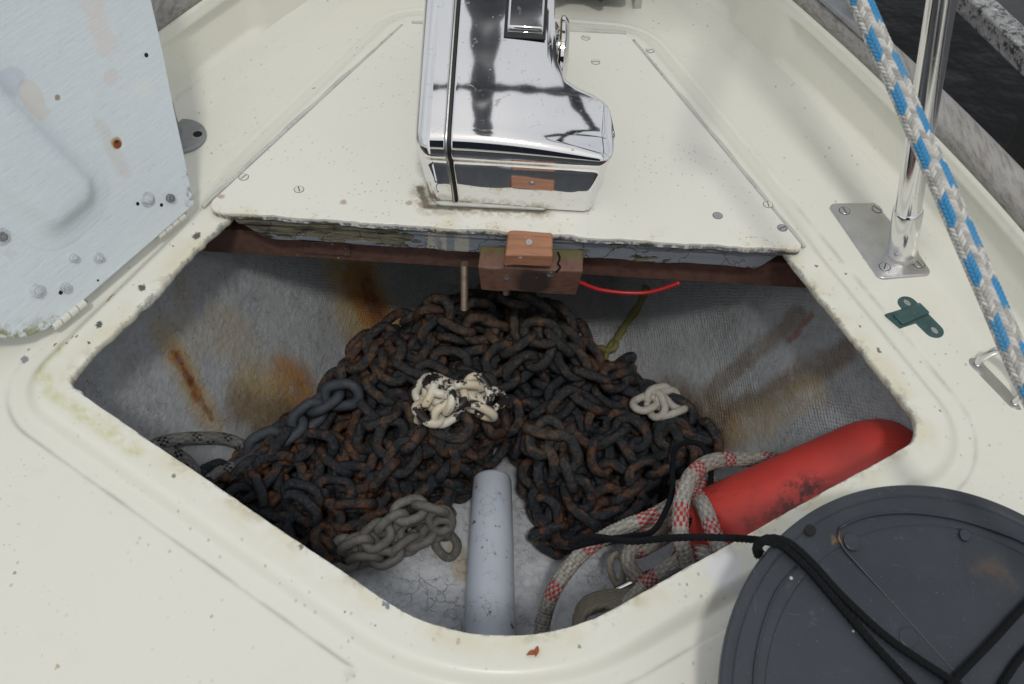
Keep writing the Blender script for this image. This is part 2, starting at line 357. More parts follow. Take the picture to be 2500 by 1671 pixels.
# ---------------------------------------------------------------- materials
def P3(*a): return tuple(P(*a))
def m_gelcoat(name, base, deck=False, speck=1.0):
    m = Mat(name, .32, 0, .45)
    big = m.noise(3.5, 3); mid = m.noise(28, 5, .6); fine = m.noise(260, 3)
    L = [(big.ss(.35, .7)*.35, (base[0]*.95, base[1]*.95, base[2]*.90)), (mid.ss(.55, .75)*.22, (base[0]*.9, base[1]*.89, base[2]*.80))]
    d, r = m.vor(95, out='both', v=m.map(m.pos, (1, .8, 1), (0, 0, .6))); cl = m.noise(6, 2)
    pit = d.ss(.20, .10)*r.ss(.45, .95)*cl.ss(.38, .60)
    d3, r3 = m.vor(190, out='both'); pit3 = d3.ss(.30, .15)*r3.ss(.55, .9)*m.noise(11, 3).ss(.50, .66)
    d2, r2 = m.vor(46, out='both'); pit2 = d2.ss(.075, .035)*r2.ss(.87, .89)
    sm = m.warp(.012, 22)
    smear = m.noise(9, 5, .7, v=m.map(sm, (1, 1.6, 1))).ss(.60, .80)
    L += [(smear*.25, (.52, .50, .42)), (pit*.50*speck, (.24, .23, .20)), (pit3*.40*speck, (.36, .34, .29)), (pit2*.6*speck, (.16, .15, .12))]
    if deck:
        a = m.sep(m.attr()); d = a[0]*.1; cr = a[1]          # d: metres outward from the opening's edge; cr: crease at the pad's edge
        y = m.sep(m.pos)[1]; nn = m.noise(70, 6, .7); n2 = m.noise(16, 4, .6)
        near = d.ss(.034, .006)
        L += [(near*n2.ss(.38, .62)*.5, (.64, .58, .38)), (d.ss(.016, .002)*m.noise(26, 5, .7).ss(.50, .64)*.55, (.42, .37, .25)),
              (near*nn.ss(.60, .70)*n2.ss(.50, .62)*.7, (.30, .25, .15)),
              (d.ss(.0035, .0015)*nn.ss(.50, .60)*.8, (.33, .34, .32)),
              (cr*n2.ss(.35, .65)*.50, (.36, .35, .31)),
              (d.ss(.050, .044)*d.ss(.036, .042)*.16, (.45, .44, .40))]  # last layer: plain grey band painting the soft shade on the rim's step
        wv = m.warp(.008, 110); jag = m.noise(260, 5, .8)
        w2 = m.warp(.022, 40)
        for px, py, r_, c in ((480, 577, 15, (.05, .05, .05)), (346, 702, 15, (.05, .05, .045)), (241, 793, 15, (.05, .05, .045)), (218, 838, 6, (.05, .05, .04)),
                              (268, 716, 14, (.20, .12, .03)), (262, 728, 9, (.20, .12, .03)), (422, 602, 5, (.35, .10, .02)), (291, 688, 5, (.15, .05, .02)),
                              (175, 822, 6, (.38, .12, .04)), (188, 823, 6, (.38, .12, .04)), (163, 836, 6, (.3, .12, .04)), (128, 827, 5, (.12, .05, .03)), (142, 850, 6, (.42, .16, .03)),
                              (52, 864, 13, (.22, .24, .28)), (64, 842, 5, (.22, .24, .28)), (424, 1162, 7, (.18, .20, .12)), (735, 1334, 12, (.2, .18, .13)),
                              (945, 1480, 13, (.16, .19, .23)), (935, 1474, 8, (.16, .19, .23)), (30, 1386, 6, (.35, .28, .18)), (133, 1618, 8, (.45, .38, .22)),
                              (2099, 798, 6, (.12, .12, .12)), (2145, 857, 11, (.13, .12, .11)), (2186, 848, 5, (.25, .25, .22)), (1992, 650, 6, (.30, .08, .05)),
                              (1676, 1427, 6, (.42, .14, .04)), (1303, 1596, 6, (.42, .14, .04)), (765, 208, 5, (.18, .17, .14)), (1586, 124, 8, (.35, .34, .30)),
                              (1600, 158, 4, (.45, .30, .08)), (842, 1497, 4, (.1, .1, .1)), (2070, 654, 5, (.2, .15, .1)), (1415, 1578, 6, (.3, .27, .18)), (2295, 1003, 6, (.3, .25, .15))):
            q = P(px, py, 0); k = np.linalg.norm(q-CAM)/FPX
            L.append(((m.spot(q, wv, (1, .75, 0))+jag*(r_*k*1.5)).ss(r_*k*1.45, r_*k*1.15)*.92, c))
        ve = m.warp(.016, 30); gn = m.noise(45, 5, .7)
        alg = m.seg(P(150, 835, -.003), P(103, 905, -.005), ve).mn(m.seg(P(103, 905, -.005), P(118, 960, -.006), ve)).mn(m.seg(P(118, 960, -.006), P(345, 1112, -.005), ve))
        L.append((alg.ss(.014, .002)*gn.ss(.36, .60)*.75, (.50, .50, .16)))
        pk = m.spot(P(1770, 1390, 0), ve, (1, .7, 0))
        L.append((pk.ss(.024, .010)*gn.ss(.3, .5)*.8, (.72, .73, .76)))
        col = m.color(base, *L)
        m.bump(mid*.5+pit*(-.6)+nn*near*.8, .0006, .6)
    else:
        m.color(base, *L); m.bump(mid*.5+pit*(-.5), .0005, .5)
    m.rough(mid*.25+.22)
    return m
CREAM = (.760, .752, .674)
M_deck = m_gelcoat('cream gelcoat deck', CREAM, True)
M_bul = m_gelcoat('cream gelcoat bulwark', (.79, .78, .69), False, .35)

def m_panel():
    m = Mat('painted plywood panel', .34, 0, .45)
    v = m.pos; x, y, z = m.sep(v)
    big = m.noise(5, 3); mid = m.noise(30, 5, .6); fn = m.noise(110, 5, .7)
    d, r = m.vor(150, out='both'); cl = m.noise(8, 2); pit = d.ss(.24, .12)*r.ss(.55, .7)*cl.ss(.38, .58)
    edge = y.ss(.995, .966); n2 = m.noise(22, 4, .65)
    ring = m.seg((-.115, .998, .011), (.03, 1.003, .011), m.warp(.010, 60)).mn(m.seg((-.115, .998, .011), (-.127, 1.03, .011), m.warp(.010, 60)))
    L = [(big.ss(.4, .7)*.3, (.72, .71, .64)), (n2.ss(.48, .68)*edge*.55, (.64, .57, .38)), (fn.ss(.56, .64)*edge*n2.ss(.45, .6)*.8, (.33, .27, .17)),
         (pit*.6, (.40, .32, .20)),
         (ring.ss(.020, .004)*fn.ss(.34, .62)*.8, (.30, .25, .15)), (ring.ss(.007, .002)*.85, (.07, .06, .04)),
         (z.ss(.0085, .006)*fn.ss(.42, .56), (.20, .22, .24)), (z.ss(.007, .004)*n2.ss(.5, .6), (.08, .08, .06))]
    # rust runs under the deck's fastenings
    vw = m.warp(.006, 120)
    for px, py in ((1030, 500), (838, 494), (998, 496), (540, 480)):
        L.append((m.spot(P(px, py, .011), vw).ss(.006, .002)*.6, (.28, .12, .05)))
    m.color((.760, .750, .676), *L); m.rough(mid*.3+.2); m.bump(mid*.5+pit*-.6+fn*edge*.6, .0006, .7); return m
M_panel = m_panel()

def m_liner():
    m = Mat('grey painted glass fibre', .42, 0, .5)
    x, y, z = m.sep(m.pos)
    wv = m.warp(.011, 24)
    wx, wy, wz = m.sep(wv)
    # woven roving telegraphing through the paint
    u = (wx*.55+wz*-.83)*math.copysign(1, 1); sgn = x.ss(-.02, -.01)
    a = ((wz*1.15+wy*.25)*2*math.pi/.0062).sin(); b = ((wy*.95-wz*.30)*2*math.pi/.0075).sin()
    weave = a*b; mask = m.noise(5, 2).ss(.36, .56)*(x+y*.55-z*.2).ss(.25, .50).mx((x+y*.9).ss(.55, .75)*.8)
    n1 = m.noise(14, 6, .65); n2 = m.noise(55, 6, .7); n3 = m.noise(7, 5, .6)
    warp = m.warp(.03, 12); ed = m.vor(38, 'DISTANCE_TO_EDGE', v=m.warp(.035, 40)); ck = ed.ss(.030, .004)*m.noise(11, 3).ss(.50, .60)
    ed2 = m.vor(90, 'DISTANCE_TO_EDGE', v=m.warp(.02, 70)); ck2 = ed2.ss(.045, .01)*m.noise(9, 3).ss(.50, .62)
    dd, rr = m.vor(60, out='both'); dots = dd.ss(.10, .04)*rr.ss(.7, .72)
    base = (.40, .42, .435)
    hd = m.vor(120, 'DISTANCE_TO_EDGE', v=m.warp(.03, 45)); hair = hd.ss(.035, .0)*m.noise(34, 3, .6).ss(.53, .60)
    L = [(n1.ss(.4, .7)*.5, (.285, .30, .315)), (n2.ss(.5, .75)*.4, (.47, .49, .50)), (n3.ss(.55, .75)*.35, (.30, .28, .24))]
    flr = z.ss(-.400, -.417)*y.ss(1.0, .8)
    L.append((flr*.85, (.60, .63, .67)))  # floor tinted paler, painting in the stronger light that falls there
    ve = m.warp(.05, 18); vf = m.warp(.022, 60); rn = m.noise(38, 6, .7)
    def streak(a, b, w, c, k, v=vf, soft=.35):
        L.append((m.seg(hit(*a), hit(*b), v).ss(w*1.1, w*soft)*rn.ss(.18, .50)*k, c))
    OR, RU, BR, YE = (.36, .17, .045), (.20, .065, .022), (.16, .11, .06), (.42, .30, .12)
    streak((395, 800), (500, 1010), .028, YE, .45); streak((420, 850), (530, 1035), .022, YE, .6, ve); streak((428, 868), (480, 960), .012, OR, .9); streak((430, 872), (515, 1010), .009, RU, .75, ve); streak((430, 866), (466, 935), .007, (.14, .040, .02), .85, vf, .1)
    streak((855, 660), (940, 850), .075, YE, .85, ve); streak((870, 680), (950, 830), .040, OR, .95, ve); streak((890, 690), (935, 800), .018, RU, .9)
    streak((700, 930), (760, 1010), .050, OR, .9, ve); streak((620, 960), (700, 1040), .05, YE, .7, ve); streak((600, 1000), (760, 1060), .05, BR, .8, ve); streak((540, 800), (660, 930), .045, YE, .35, ve)
    streak((1950, 770), (1730, 960), .018, BR, .6); streak((2065, 860), (1640, 1090), .030, BR, .75, ve); streak((1980, 770), (1930, 830), .008, (.25, .09, .05), .7)
    streak((1640, 1010), (1760, 1050), .07, BR, .85, ve); streak((2000, 950), (1800, 1060), .03, YE, .4, ve); streak((1260, 800), (1400, 850), .04, BR, .7, ve)
    streak((1110, 1340), (1130, 1400), .018, YE, .6); streak((440, 700), (480, 850), .02, YE, .25, ve)
    L += [(ck*.45*flr, (.17, .13, .09)), (ck2*.5*flr.mx(.3), (.20, .16, .12)), (hair*.45, (.15, .13, .11)), (m.vor(110, v=m.warp(.012, 60)).ss(.45, .75)*.25, (.24, .25, .25)), (m.noise(90, 6, .8).ss(.60, .68)*.35, (.50, .52, .53)), (dots*.7, (.09, .07, .05)),
          (m.noise(150, 5, .8).ss(.66, .72)*.5, (.16, .13, .10))]
    m.color(base, *L)
    m.bump(weave*mask*(1-flr)*(n2*.6+.06)+n2*1.7+ck*-.5*flr+hair*-.3+m.noise(24, 5, .6)*1.4+m.vor(110, v=m.warp(.012, 60))*.35, .0019, .85); m.rough(n2*.3+.25)
    return m
M_liner = m_liner()

def m_rail():
    m = Mat('weathered teak', .8)
    v = m.map(m.pos, (60, 8, 60), (0, 0, rad(-26))); vs = m.map(m.pos, (60, 8, 60), (0, 0, rad(26)))
    s = m.sep(m.pos)[0].ss(-.01, .01)
    g1 = m.noise(3, 6, .7, v=v); g2 = m.noise(3, 6, .7, v=vs); g = g1*s+g2*(1-s); b = m.noise(9, 4)
    m.color((.33, .315, .295), (g.ss(.42, .66)*.8, (.17, .16, .145)), (b.ss(.5, .68)*.6, (.42, .41, .395)), (m.noise(70, 5, .8).ss(.62, .7)*.7, (.08, .08, .07)))
    m.bump(g, .0012, .8); return m
M_rail = m_rail()
def m_plain(name, c, rough=.5, metal=0, var=.25, scale=30, bump=.0003, dirt=None):
    m = Mat(name, rough, metal); n = m.noise(scale, 5, .65); n2 = m.noise(scale*4, 4, .7)
    L = [(n.ss(.4, .7)*var*2, tuple(q*.72 for q in c)), (n2.ss(.55, .75)*var, tuple(min(1, q*1.3) for q in c))]
    if dirt: L.append((m.noise(scale*2.3, 6, .75).ss(.58, .68)*.7, dirt))
    m.color(c, *L); m.rough(n2*.25+(rough-.1)); m.bump(n2+n, bump, .8); return m
M_dark = m_plain('dark bedding compound', (.03, .03, .028), .8)
M_black = m_plain('black rubber', (.012, .012, .013), .55)
M_steel = m_plain('stainless plate', (.58, .58, .57), .34, 1, .25, 40, .0002)
M_alu = m_plain('weathered cast aluminium', (.36, .37, .38), .5, .75, .35, 45, .0006)
M_hole = m_plain('dark hole', (.012, .012, .012), .9)
M_bronze = m_plain('verdigris bronze', (.055, .115, .115), .62, .3, .45, 60, .0008, (.16, .26, .25))
M_brass = m_plain('brass', (.42, .31, .12), .35, 1)
M_redcable = m_plain('red cable sheath', (.42, .018, .022), .35)
M_yellow = m_plain('faded yellow tape', (.17, .165, .05), .6, 0, .4)
M_hidden = m_plain('under-deck glass fibre', (.10, .10, .10), .8)

def m_chrome(name='polished chrome', r=.045, pit=1.0):
    m = Mat(name, r, 1)
    n = m.noise(20, 5, .65); f = m.noise(420, 2)
    sc1 = m.noise(40, 3, .5, v=m.map(m.pos, (1, 30, 1), (.3, .1, .5))); sc2 = m.noise(40, 3, .5, v=m.map(m.pos, (26, 1, 4), (.1, .4, .2)))
    sp = m.noise(75, 3, .6, 1.5).ss(.64, .68); d, rr = m.vor(90, out='both'); dt = d.ss(.12, .06)*rr.ss(.8, .82)
    m.color((.80, .80, .81), (sp*.35*pit, (.55, .54, .50)), (dt*.6*pit, (.30, .27, .22)))
    m.rough((n.ss(.5, .8)*.015+sc1.ss(.64, .70)*.05+sc2.ss(.66, .70)*.04+sp*.10*pit+dt*.3)+r)
    m.bump(n*.15+m.noise(5, 2)*2.2, .00035, .35); return m
M_chrome = m_chrome()
M_tube = m_chrome('stainless tube', .13, 1.0)

def m_batten():
    m = Mat('peeling grey batten', .6)
    x, y, z = m.sep(m.pos)
    v = m.map(m.pos, (7, 25, 45)); g = m.noise(3, 6, .7, v=v); p = m.noise(9, 5, .7, v=m.map(m.warp(.02, 30), (1, 1, 2.2)))
    lft = x.ss(-.08, -.16); bare = (p+lft*.14*z.ss(-.035, -.02)).ss(.56, .585)
    pl = x.ss(-.115, -.113)*x.ss(-.088, -.09)+x.ss(-.080, -.078)*x.ss(-.060, -.062)
    m.color((.20, .225, .26), (g.ss(.5, .7)*.4, (.13, .14, .155)), (bare*.95, (.17, .155, .10)), (bare*g.ss(.45, .6), (.03, .028, .022)),
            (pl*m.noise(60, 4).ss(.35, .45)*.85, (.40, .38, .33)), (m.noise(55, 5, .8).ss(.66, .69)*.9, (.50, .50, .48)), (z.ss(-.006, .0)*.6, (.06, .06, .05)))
    ed = m.vor(20, 'DISTANCE_TO_EDGE', v=m.warp(.05, 30)); m.bump(bare*-1.5+g*.8+ed.ss(.03, .0)*-1, .0018, .9); return m
M_batten = m_batten()
def m_wood(name, c, sc_=(3, 60, 60), rot=(0, 0, 0), green=False, dark=False):
    m = Mat(name, .62); v = m.map(m.pos, sc_, rot); g = m.noise(3, 6, .65, v=v); b = m.noise(25, 4)
    L = [(g.ss(.42, .68)*.7, tuple(q*.5 for q in c)), (b.ss(.5, .7)*.3, tuple(q*1.35 for q in c))]
    x, y, z = m.sep(m.pos)
    if green: L += [(y.ss(.950, .966)*z.ss(-.033, -.028)*m.noise(60, 4).ss(.25, .50)*.9, (.115, .115, .035))]
    if dark: L += [(m.spot((.022, .952, -.055), m.warp(.015, 40), (1, 0, .9)).ss(.030, .016)*.85, (.022, .018, .017))]
    L += [(m.noise(140, 3).ss(.70, .73)*.8, (.55, .52, .48))]
    m.color(c, *L); m.bump(g, .0008, .8); return m
M_block = m_wood('red brown hardwood block', (.165, .085, .060), (40, 3, 60), (0, 0, 0), True, True)
M_chock = m_wood('orange brown hardwood', (.36, .165, .090), (3, 60, 60), (0, .3, .2))
M_ply = m_wood('sawn plywood edge', (.125, .066, .050), (30, 8, 30), (.0, .7, .3))

def m_lid():
    m = Mat('brushed pale blue paint', .48, 0, .4)
    a = m.coord('Object')
    # brush marks run down towards the hinge side
    br = m.noise(2.2, 5, .7, v=m.map(a, (14, 120, 1), (0, 0, rad(12)))); br2 = m.noise(2.2, 5, .7, v=m.map(a, (12, 130, 1), (0, 0, rad(-16))))
    w = m.noise(5, 2, v=a).ss(.42, .58); b = br*w+br2*(1-w)
    n = m.noise(9, 5, .6, v=a); f = m.noise(120, 5, .8, v=a)
    L = [(b.ss(.46, .64)*.42, (.76, .80, .81)), (b.ss(.42, .32)*.4, (.48, .53, .56)), (n.ss(.62, .66)*.5, (.74, .76, .75)), (m.noise(3, 3, v=a).ss(.4, .7)*.4, (.58, .65, .68)), (m.noise(40, 6, .8, v=a).ss(.60, .70)*.35, (.45, .48, .50)),
         (m.noise(7, 5, .6, v=m.map(a, loc=(3, 5, 1))).ss(.66, .68)*.45, (.72, .69, .66)), (m.noise(14, 5, .6, v=m.map(a, loc=(13, 5, 1))).ss(.66, .70)*.3, (.52, .56, .62)),
         (f.ss(.66, .74)*.6, (.22, .21, .19))]
    return m, a, L
m, a, L = m_lid(); M_lid, LIDC, LIDL = m, a, L        # finished below, once the lid's frame is known
def m_plastic():
    m = Mat('scuffed black plastic', .42, 0, .5)
    n = m.noise(7, 5, .65); f = m.noise(60, 5, .75); d, r = m.vor(38, out='both')
    s1 = m.noise(30, 4, .6, v=m.map(m.pos, (1, 14, 1), (0, 0, rad(35)))); s2 = m.noise(30, 4, .6, v=m.map(m.pos, (16, 1, 1), (0, 0, rad(20)))); s3 = m.noise(26, 4, .6, v=m.map(m.pos, (1, 20, 1), (0, 0, rad(-60))))
    m.color((.022, .027, .036), (n.ss(.35, .7)*.7, (.038, .045, .057)), (s1.ss(.66, .76)*.35*m.noise(5, 2).ss(.45, .6), (.15, .16, .18)), (s2.ss(.66, .76)*.35*m.noise(6, 2).ss(.5, .62), (.17, .18, .2)), (s3.ss(.68, .74)*.35, (.15, .16, .18)),
            (f.ss(.60, .76)*.45, (.10, .105, .12)), (m.noise(4, 4, .6).ss(.5, .7)*.35, (.065, .070, .08)), (m.noise(300, 3, .8).ss(.68, .72)*.5, (.35, .34, .31)), (m.noise(12, 4, .6, v=m.map(m.pos, loc=(4, 1, 0))).ss(.66, .76)*.35, (.14, .085, .04)),
            (d.ss(.075, .04)*r.ss(.80, .82)*.9, (.62, .60, .55)), ((m.seg(P(2052, 1310, .09), P(2082, 1295, .09), m.warp(.02, 60))+f*.006).ss(.0135, .0085)*.8, (.24, .13, .045)))
    m.rough(n*.3+.28+s1.ss(.6, .7)*.15); m.bump(f+s1.ss(.66, .73)*-.6, .0003, .6); return m
M_plastic = m_plastic()
def m_chain():
    m = Mat('rusty galvanised chain', .42, 0, .55)
    n = m.noise(42, 6, .7); f = m.noise(190, 6, .8); b = m.noise(10, 3); x, y, z = m.sep(m.pos); c = m.noise(95, 5, .75)
    rust = (n*.7+b*.30+c*.15).ss(.565, .64); dusty = (z+m.noise(9, 3)*.10).ss(-.25, -.17)*c.ss(.35, .6)
    silt = m.noise(16, 4, .6).ss(.50, .68)*f.ss(.40, .60)
    m.color((.030, .036, .044), (c.ss(.48, .64)*.6, (.090, .100, .112)), (rust*.85, (.058, .029, .017)), (rust*c.ss(.47, .58)*.8, (.170, .068, .025)),
            (rust*n.ss(.62, .72)*f.ss(.45, .55)*.8, (.20, .085, .032)), (rust*f.ss(.55, .62)*.7, (.030, .018, .013)), (silt*.35, (.105, .098, .085)), (dusty*.45, (.10, .082, .055)), (f.ss(.64, .70)*.4, (.15, .14, .125)), (f.ss(.37, .32)*.7, (.008, .008, .008)))
    m.metal((1-rust)*.5); m.rough(f*.38+.10); m.bump(f*1.4+c+n, .0017, 1.0); return m
M_chain = m_chain()
def m_chain2(name, c, d):
    m = Mat(name, .6); n = m.noise(45, 5, .7); f = m.noise(190, 5, .8)
    m.color(c, (n.ss(.4, .65)*.7, d), (f.ss(.55, .7)*.6, tuple(q*1.7 for q in c)), (f.ss(.42, .34)*.6, tuple(q*.35 for q in c))); m.bump(f+n, .0012, 1); return m
M_chaing = m_chain2('dull grey galvanised chain', (.17, .162, .148), (.085, .082, .078))
M_chainb = m_chain2('blue grey galvanised chain', (.050, .060, .074), (.028, .032, .038))
def m_chainw():
    m = Mat('chipped white paint on chain', .45); f = m.noise(26, 6, .72); n = m.noise(25, 4)
    m.color((.66, .63, .54), (n.ss(.45, .6)*.6, (.62, .50, .30)), (f.ss(.525, .545), (.022, .017, .018))); m.bump(f.ss(.545, .52)*1.0, .0012, 1); return m
M_chainw = m_chainw()
M_chainp = m_chain2('grubby white painted chain', (.46, .44, .39), (.40, .38, .33))
def m_vcol(name, rough=.75, bumpd=.0004, grime=.35, sc_=260, gr=(.10, .09, .08)):
    m = Mat(name, rough, 0, .3); c = m.attr(); f = m.noise(sc_, 4, .7); n = m.noise(22, 4, .6)
    m.color(c, (n.ss(.45, .7)*grime, gr), (f.ss(.55, .75)*.3, (.6, .6, .58))); m.bump(f, bumpd, .8); return m
M_rope = m_vcol('braided rope'); M_bluerope = m_vcol('blue flecked braided rope', .75, .0004, .12, 500, (.45, .45, .42))
M_cord = m_plain('black braided cord', (.005, .006, .008), .8, 0, .3, 60); M_cord.b.inputs['Specular IOR Level'].default_value = .25
M_red = None
def m_fender():
    m = Mat('scuffed red vinyl', .36, 0, .5); n = m.noise(9, 4); f = m.noise(45, 5, .75)
    y = m.noise(7, 3, v=m.map(m.pos, loc=(1, 3, 2)))
    sp = m.seg(P(1960, 1210, -.12), P(1860, 1290, -.14), m.warp(.05, 25)).ss(.045, .01)
    sp2 = m.seg(P(1800, 1330, -.16), P(1780, 1180, -.19), m.warp(.06, 20)).ss(.05, .01); lin = m.noise(20, 4, .6, v=m.map(m.pos, (1, 18, 1), (0, 0, rad(28))))
    m.color((.58, .056, .042), (n.ss(.4, .7)*.45, (.46, .036, .030)), (sp*f.ss(.40, .56)*.9, (.040, .016, .016)), (sp2*f.ss(.52, .62)*.5, (.14, .03, .03)), (lin.ss(.60, .72)*.35, (.58, .12, .10)), (f.ss(.62, .72)*.4, (.16, .03, .03))); m.bump(f, .0003, .6); m.rough(f*.3+.34); return m
M_red = m_fender()
def m_water():
    m = Mat('dark harbour water', .12, 0, .12); m.color((.004, .006, .008)); m.bump(m.noise(3, 4)*1.0, .05, .5); return m
M_water = m_water()
def m_concrete():
    m = Mat('speckled dock edge', .85); f = m.noise(70, 5, .85); n = m.noise(10, 4)
    m.color((.33, .33, .33), (n.ss(.4, .6)*.4, (.20, .20, .20)), (f.ss(.52, .56)*.9, (.025, .028, .032)), (f.ss(.40, .36)*.8, (.62, .62, .62))); m.bump(f, .002, 1); return m
M_dockedge = m_concrete()
M_dock = m_plain('grey dock boards', (.055, .055, .058), .8, 0, .5, 12, .002)
M_standin = m_plain('dark grey stand-in', (.15, .16, .18), .7, 0, .5, 8)

# ---------------------------------------------------------------- setting: water, deck, locker
def struct(o): o['kind'] = 'structure'; return o
struct(mk('water', [(-400, -400, -1.1), (400, -400, -1.1), (400, 400, -1.1), (-400, 400, -1.1)], [(0, 1, 2, 3)], M_water, None, False))

# outline of the locker opening plus the part the foredeck panel covers
OPEN = [P(156, 932)[:2], P(1206, 1645)[:2], P(2268, 1058)[:2], (.135, 1.375), (-.172, 1.385)]
def offset_outline(n_arc=9, step=.004):
    pts = rounded([tuple(p) for p in OPEN], [.018, .20, .042, .02, .02], 24)
    pts = np.array(pts); m = len(pts)
    seg = np.linalg.norm(np.roll(pts, -1, 0)-pts, axis=1); out = []
    for i in range(m):
        k = max(1, int(seg[i]/step)); a, b = pts[i], pts[(i+1) % m]
        for t in range(k): out.append(a+(b-a)*t/k)
    return np.array(out)
OL = offset_outline()
def outline_normals(o):
    t = np.roll(o, -1, 0)-np.roll(o, 1, 0); t /= np.linalg.norm(t, axis=1)[:, None]
    n = np.stack([t[:, 1], -t[:, 0]], 1)
    for _ in range(3): n = (np.roll(n, 1, 0)+n+np.roll(n, -1, 0)); n /= np.linalg.norm(n, axis=1)[:, None]
    c = o.mean(0)
    return n if ((o-c)*n).sum() > 0 else -n
ON = outline_normals(OL)
def sstep(x, a, b):
    t = np.clip((x-a)/(b-a), 0, 1); return t*t*(3-2*t)
YB = np.array([-2.5, -1, .0, .3, .6, .925, 1.177, 1.348, 1.5, 1.65, 1.8, 1.92])
XB = np.array([1.0, .95, .82, .745, .665, .565, .454, .361, .27, .175, .085, .02])
def xb(y): return np.interp(y, YB, XB)
def deck_height(x, y, d):
    z = -.011*sstep(d, .032, .050+.03*sstep(y, .95, 1.15))
    ax = np.abs(x-XC)
    sd = np.maximum(.066-d, np.where(y < .6, .112-ax, -1))            # <0 inside the raised non-slip pads
    sd = np.where(y > .70, .066-d+0*ax, sd)
    z = z+.0022*sstep(-sd, -.001, .002)+.004*sstep(d, .07, .11)*0
    crease = np.exp(-(sd/.0022)**2)*np.clip(1-(y-1.0)/.2, 0, 1)
    z = z-.0007*np.exp(-((sd-.001)/.0016)**2)
    # soft swell running along the side decks
    e = xb(y)-ax; z = z+.022*sstep(e, .035, 0)**1.5*(e < .05)
    return z, crease
def build_deck():
    ds = [0]+list(np.arange(.0008, .006, .0013))+list(np.arange(.007, .030, .003))+list(np.arange(.031, .080, .0022))
    d = ds[-1]
    while d < .55: d += .010; ds.append(d)
    while d < 2.4: d *= 1.14; ds.append(d)
    n = len(OL); V, Ccol = [], []
    s = np.cumsum(np.linalg.norm(np.roll(OL, -1, 0)-OL, axis=1))
    side = (ON[:, 0] < -.3) & (OL[:, 1] > .69) & (OL[:, 1] < .98)
    chip = (rnoise(s/.012, 1)-.5)*.0022+(rnoise(s/.004, 2)-.5)*.0012
    chip = chip*np.where(side, 1.3, .35)
    # rounded lip of the opening
    for dd, z in ((.0022, -.0115), (.0008, -.0105), (0, -.0075), (0, -.0035), (.0006, -.0014)):
        p = OL+ON*(dd+chip*.8)[:, None] if dd < .002 else OL+ON*dd
        V.append(np.c_[p, np.full(n, z)+chip*.4]); Ccol.append(np.c_[np.full(n, dd*10), np.zeros(n), np.zeros(n)])
    for dd in ds[1:]:
        p = OL+ON*(dd+(.0010 if dd < .002 else 0)+chip*max(0, 1-dd/.004))[:, None]
        z, cr = deck_height(p[:, 0], p[:, 1], np.full(n, dd))
        V.append(np.c_[p, z]); Ccol.append(np.c_[np.full(n, min(dd, .1)*10), cr, np.zeros(n)])
    m = len(V); V = np.vstack(V); Ccol = np.vstack(Ccol); F = []
    ax = np.abs(V[:, 0]-XC)
    for i in range(m-1):
        for j in range(n):
            k = (j+1) % n; q = (i*n+j, i*n+k, (i+1)*n+k, (i+1)*n+j)
            yy = V[q[0], 1]; zz = V[q[0]]
            if ax[q[0]] > xb(yy)+.03 or yy < -2.4: continue
            F.append(q)
    # orient upward
    f0 = F[len(F)//2]; a, b, c = V[f0[0]], V[f0[1]], V[f0[2]]
    if np.cross(b-a, c-a)[2] < 0: F = [q[::-1] for q in F]
    return struct(mk('deck', V, F, M_deck, None, True, Ccol))
build_deck()

def build_liner():
    V, F = [], []; ys = np.linspace(.33, 1.70, 90); n = 90
    for y in ys:
        Wd = float(np.clip(.555-.33*max(0, y-.7), .1, .60)); x = XC+np.linspace(-1, 1, n)*Wd*1.0
        z = zliner(x, np.full(n, y)); 
        V += [(a, y, min(b, -.013)) for a, b in zip(x, z)]
    for i in range(len(ys)-1):
        for j in range(n-1): F.append((i*n+j, i*n+j+1, (i+1)*n+j+1, (i+1)*n+j))
    # bulkheads closing the locker fore and aft
    for row, fl in ((0, False), (len(ys)-1, True)):
        k = len(V); y = ys[row]; z0 = -.013
        V += [(V[row*n+j][0], y, z0) for j in range(n)]
        for j in range(n-1):
            q = (row*n+j, row*n+j+1, k+j+1, k+j); F.append(q if fl else q[::-1])
    return struct(mk('locker', V, F, M_liner))
build_liner()
# ---------------------------------------------------------------- bulwarks with their wooden capping rails
def sweep(name, secfun, ys, mat, parent, side, closed=False, smooth=True):
    """secfun(y) -> list of (offset outward from xb, z); swept along the deck edge"""
    V, F = [], []; m = None
    for y in ys:
        s = secfun(y); m = len(s); dx = (xb(y+.01)-xb(y-.01))/.02; k = 1/math.sqrt(1+dx*dx)
        for o, z in s: V.append((XC+side*(xb(y)+o*k), y-o*dx*k*1.0, z))
    for i in range(len(ys)-1):
        for j in range(m if closed else m-1):
            k = (j+1) % m; q = (i*m+j, i*m+k, (i+1)*m+k, (i+1)*m+j); F.append(q if side < 0 else q[::-1])
    if closed:
        F.append(tuple(range(m))); F.append(tuple((len(ys)-1)*m+j for j in range(m)))
    o = mk(name, V, F, mat, parent, smooth)
    bm = bmesh.new(); bm.from_mesh(o.data); bmesh.ops.recalc_face_normals(bm, faces=bm.faces); bm.to_mesh(o.data); bm.free()
    return o
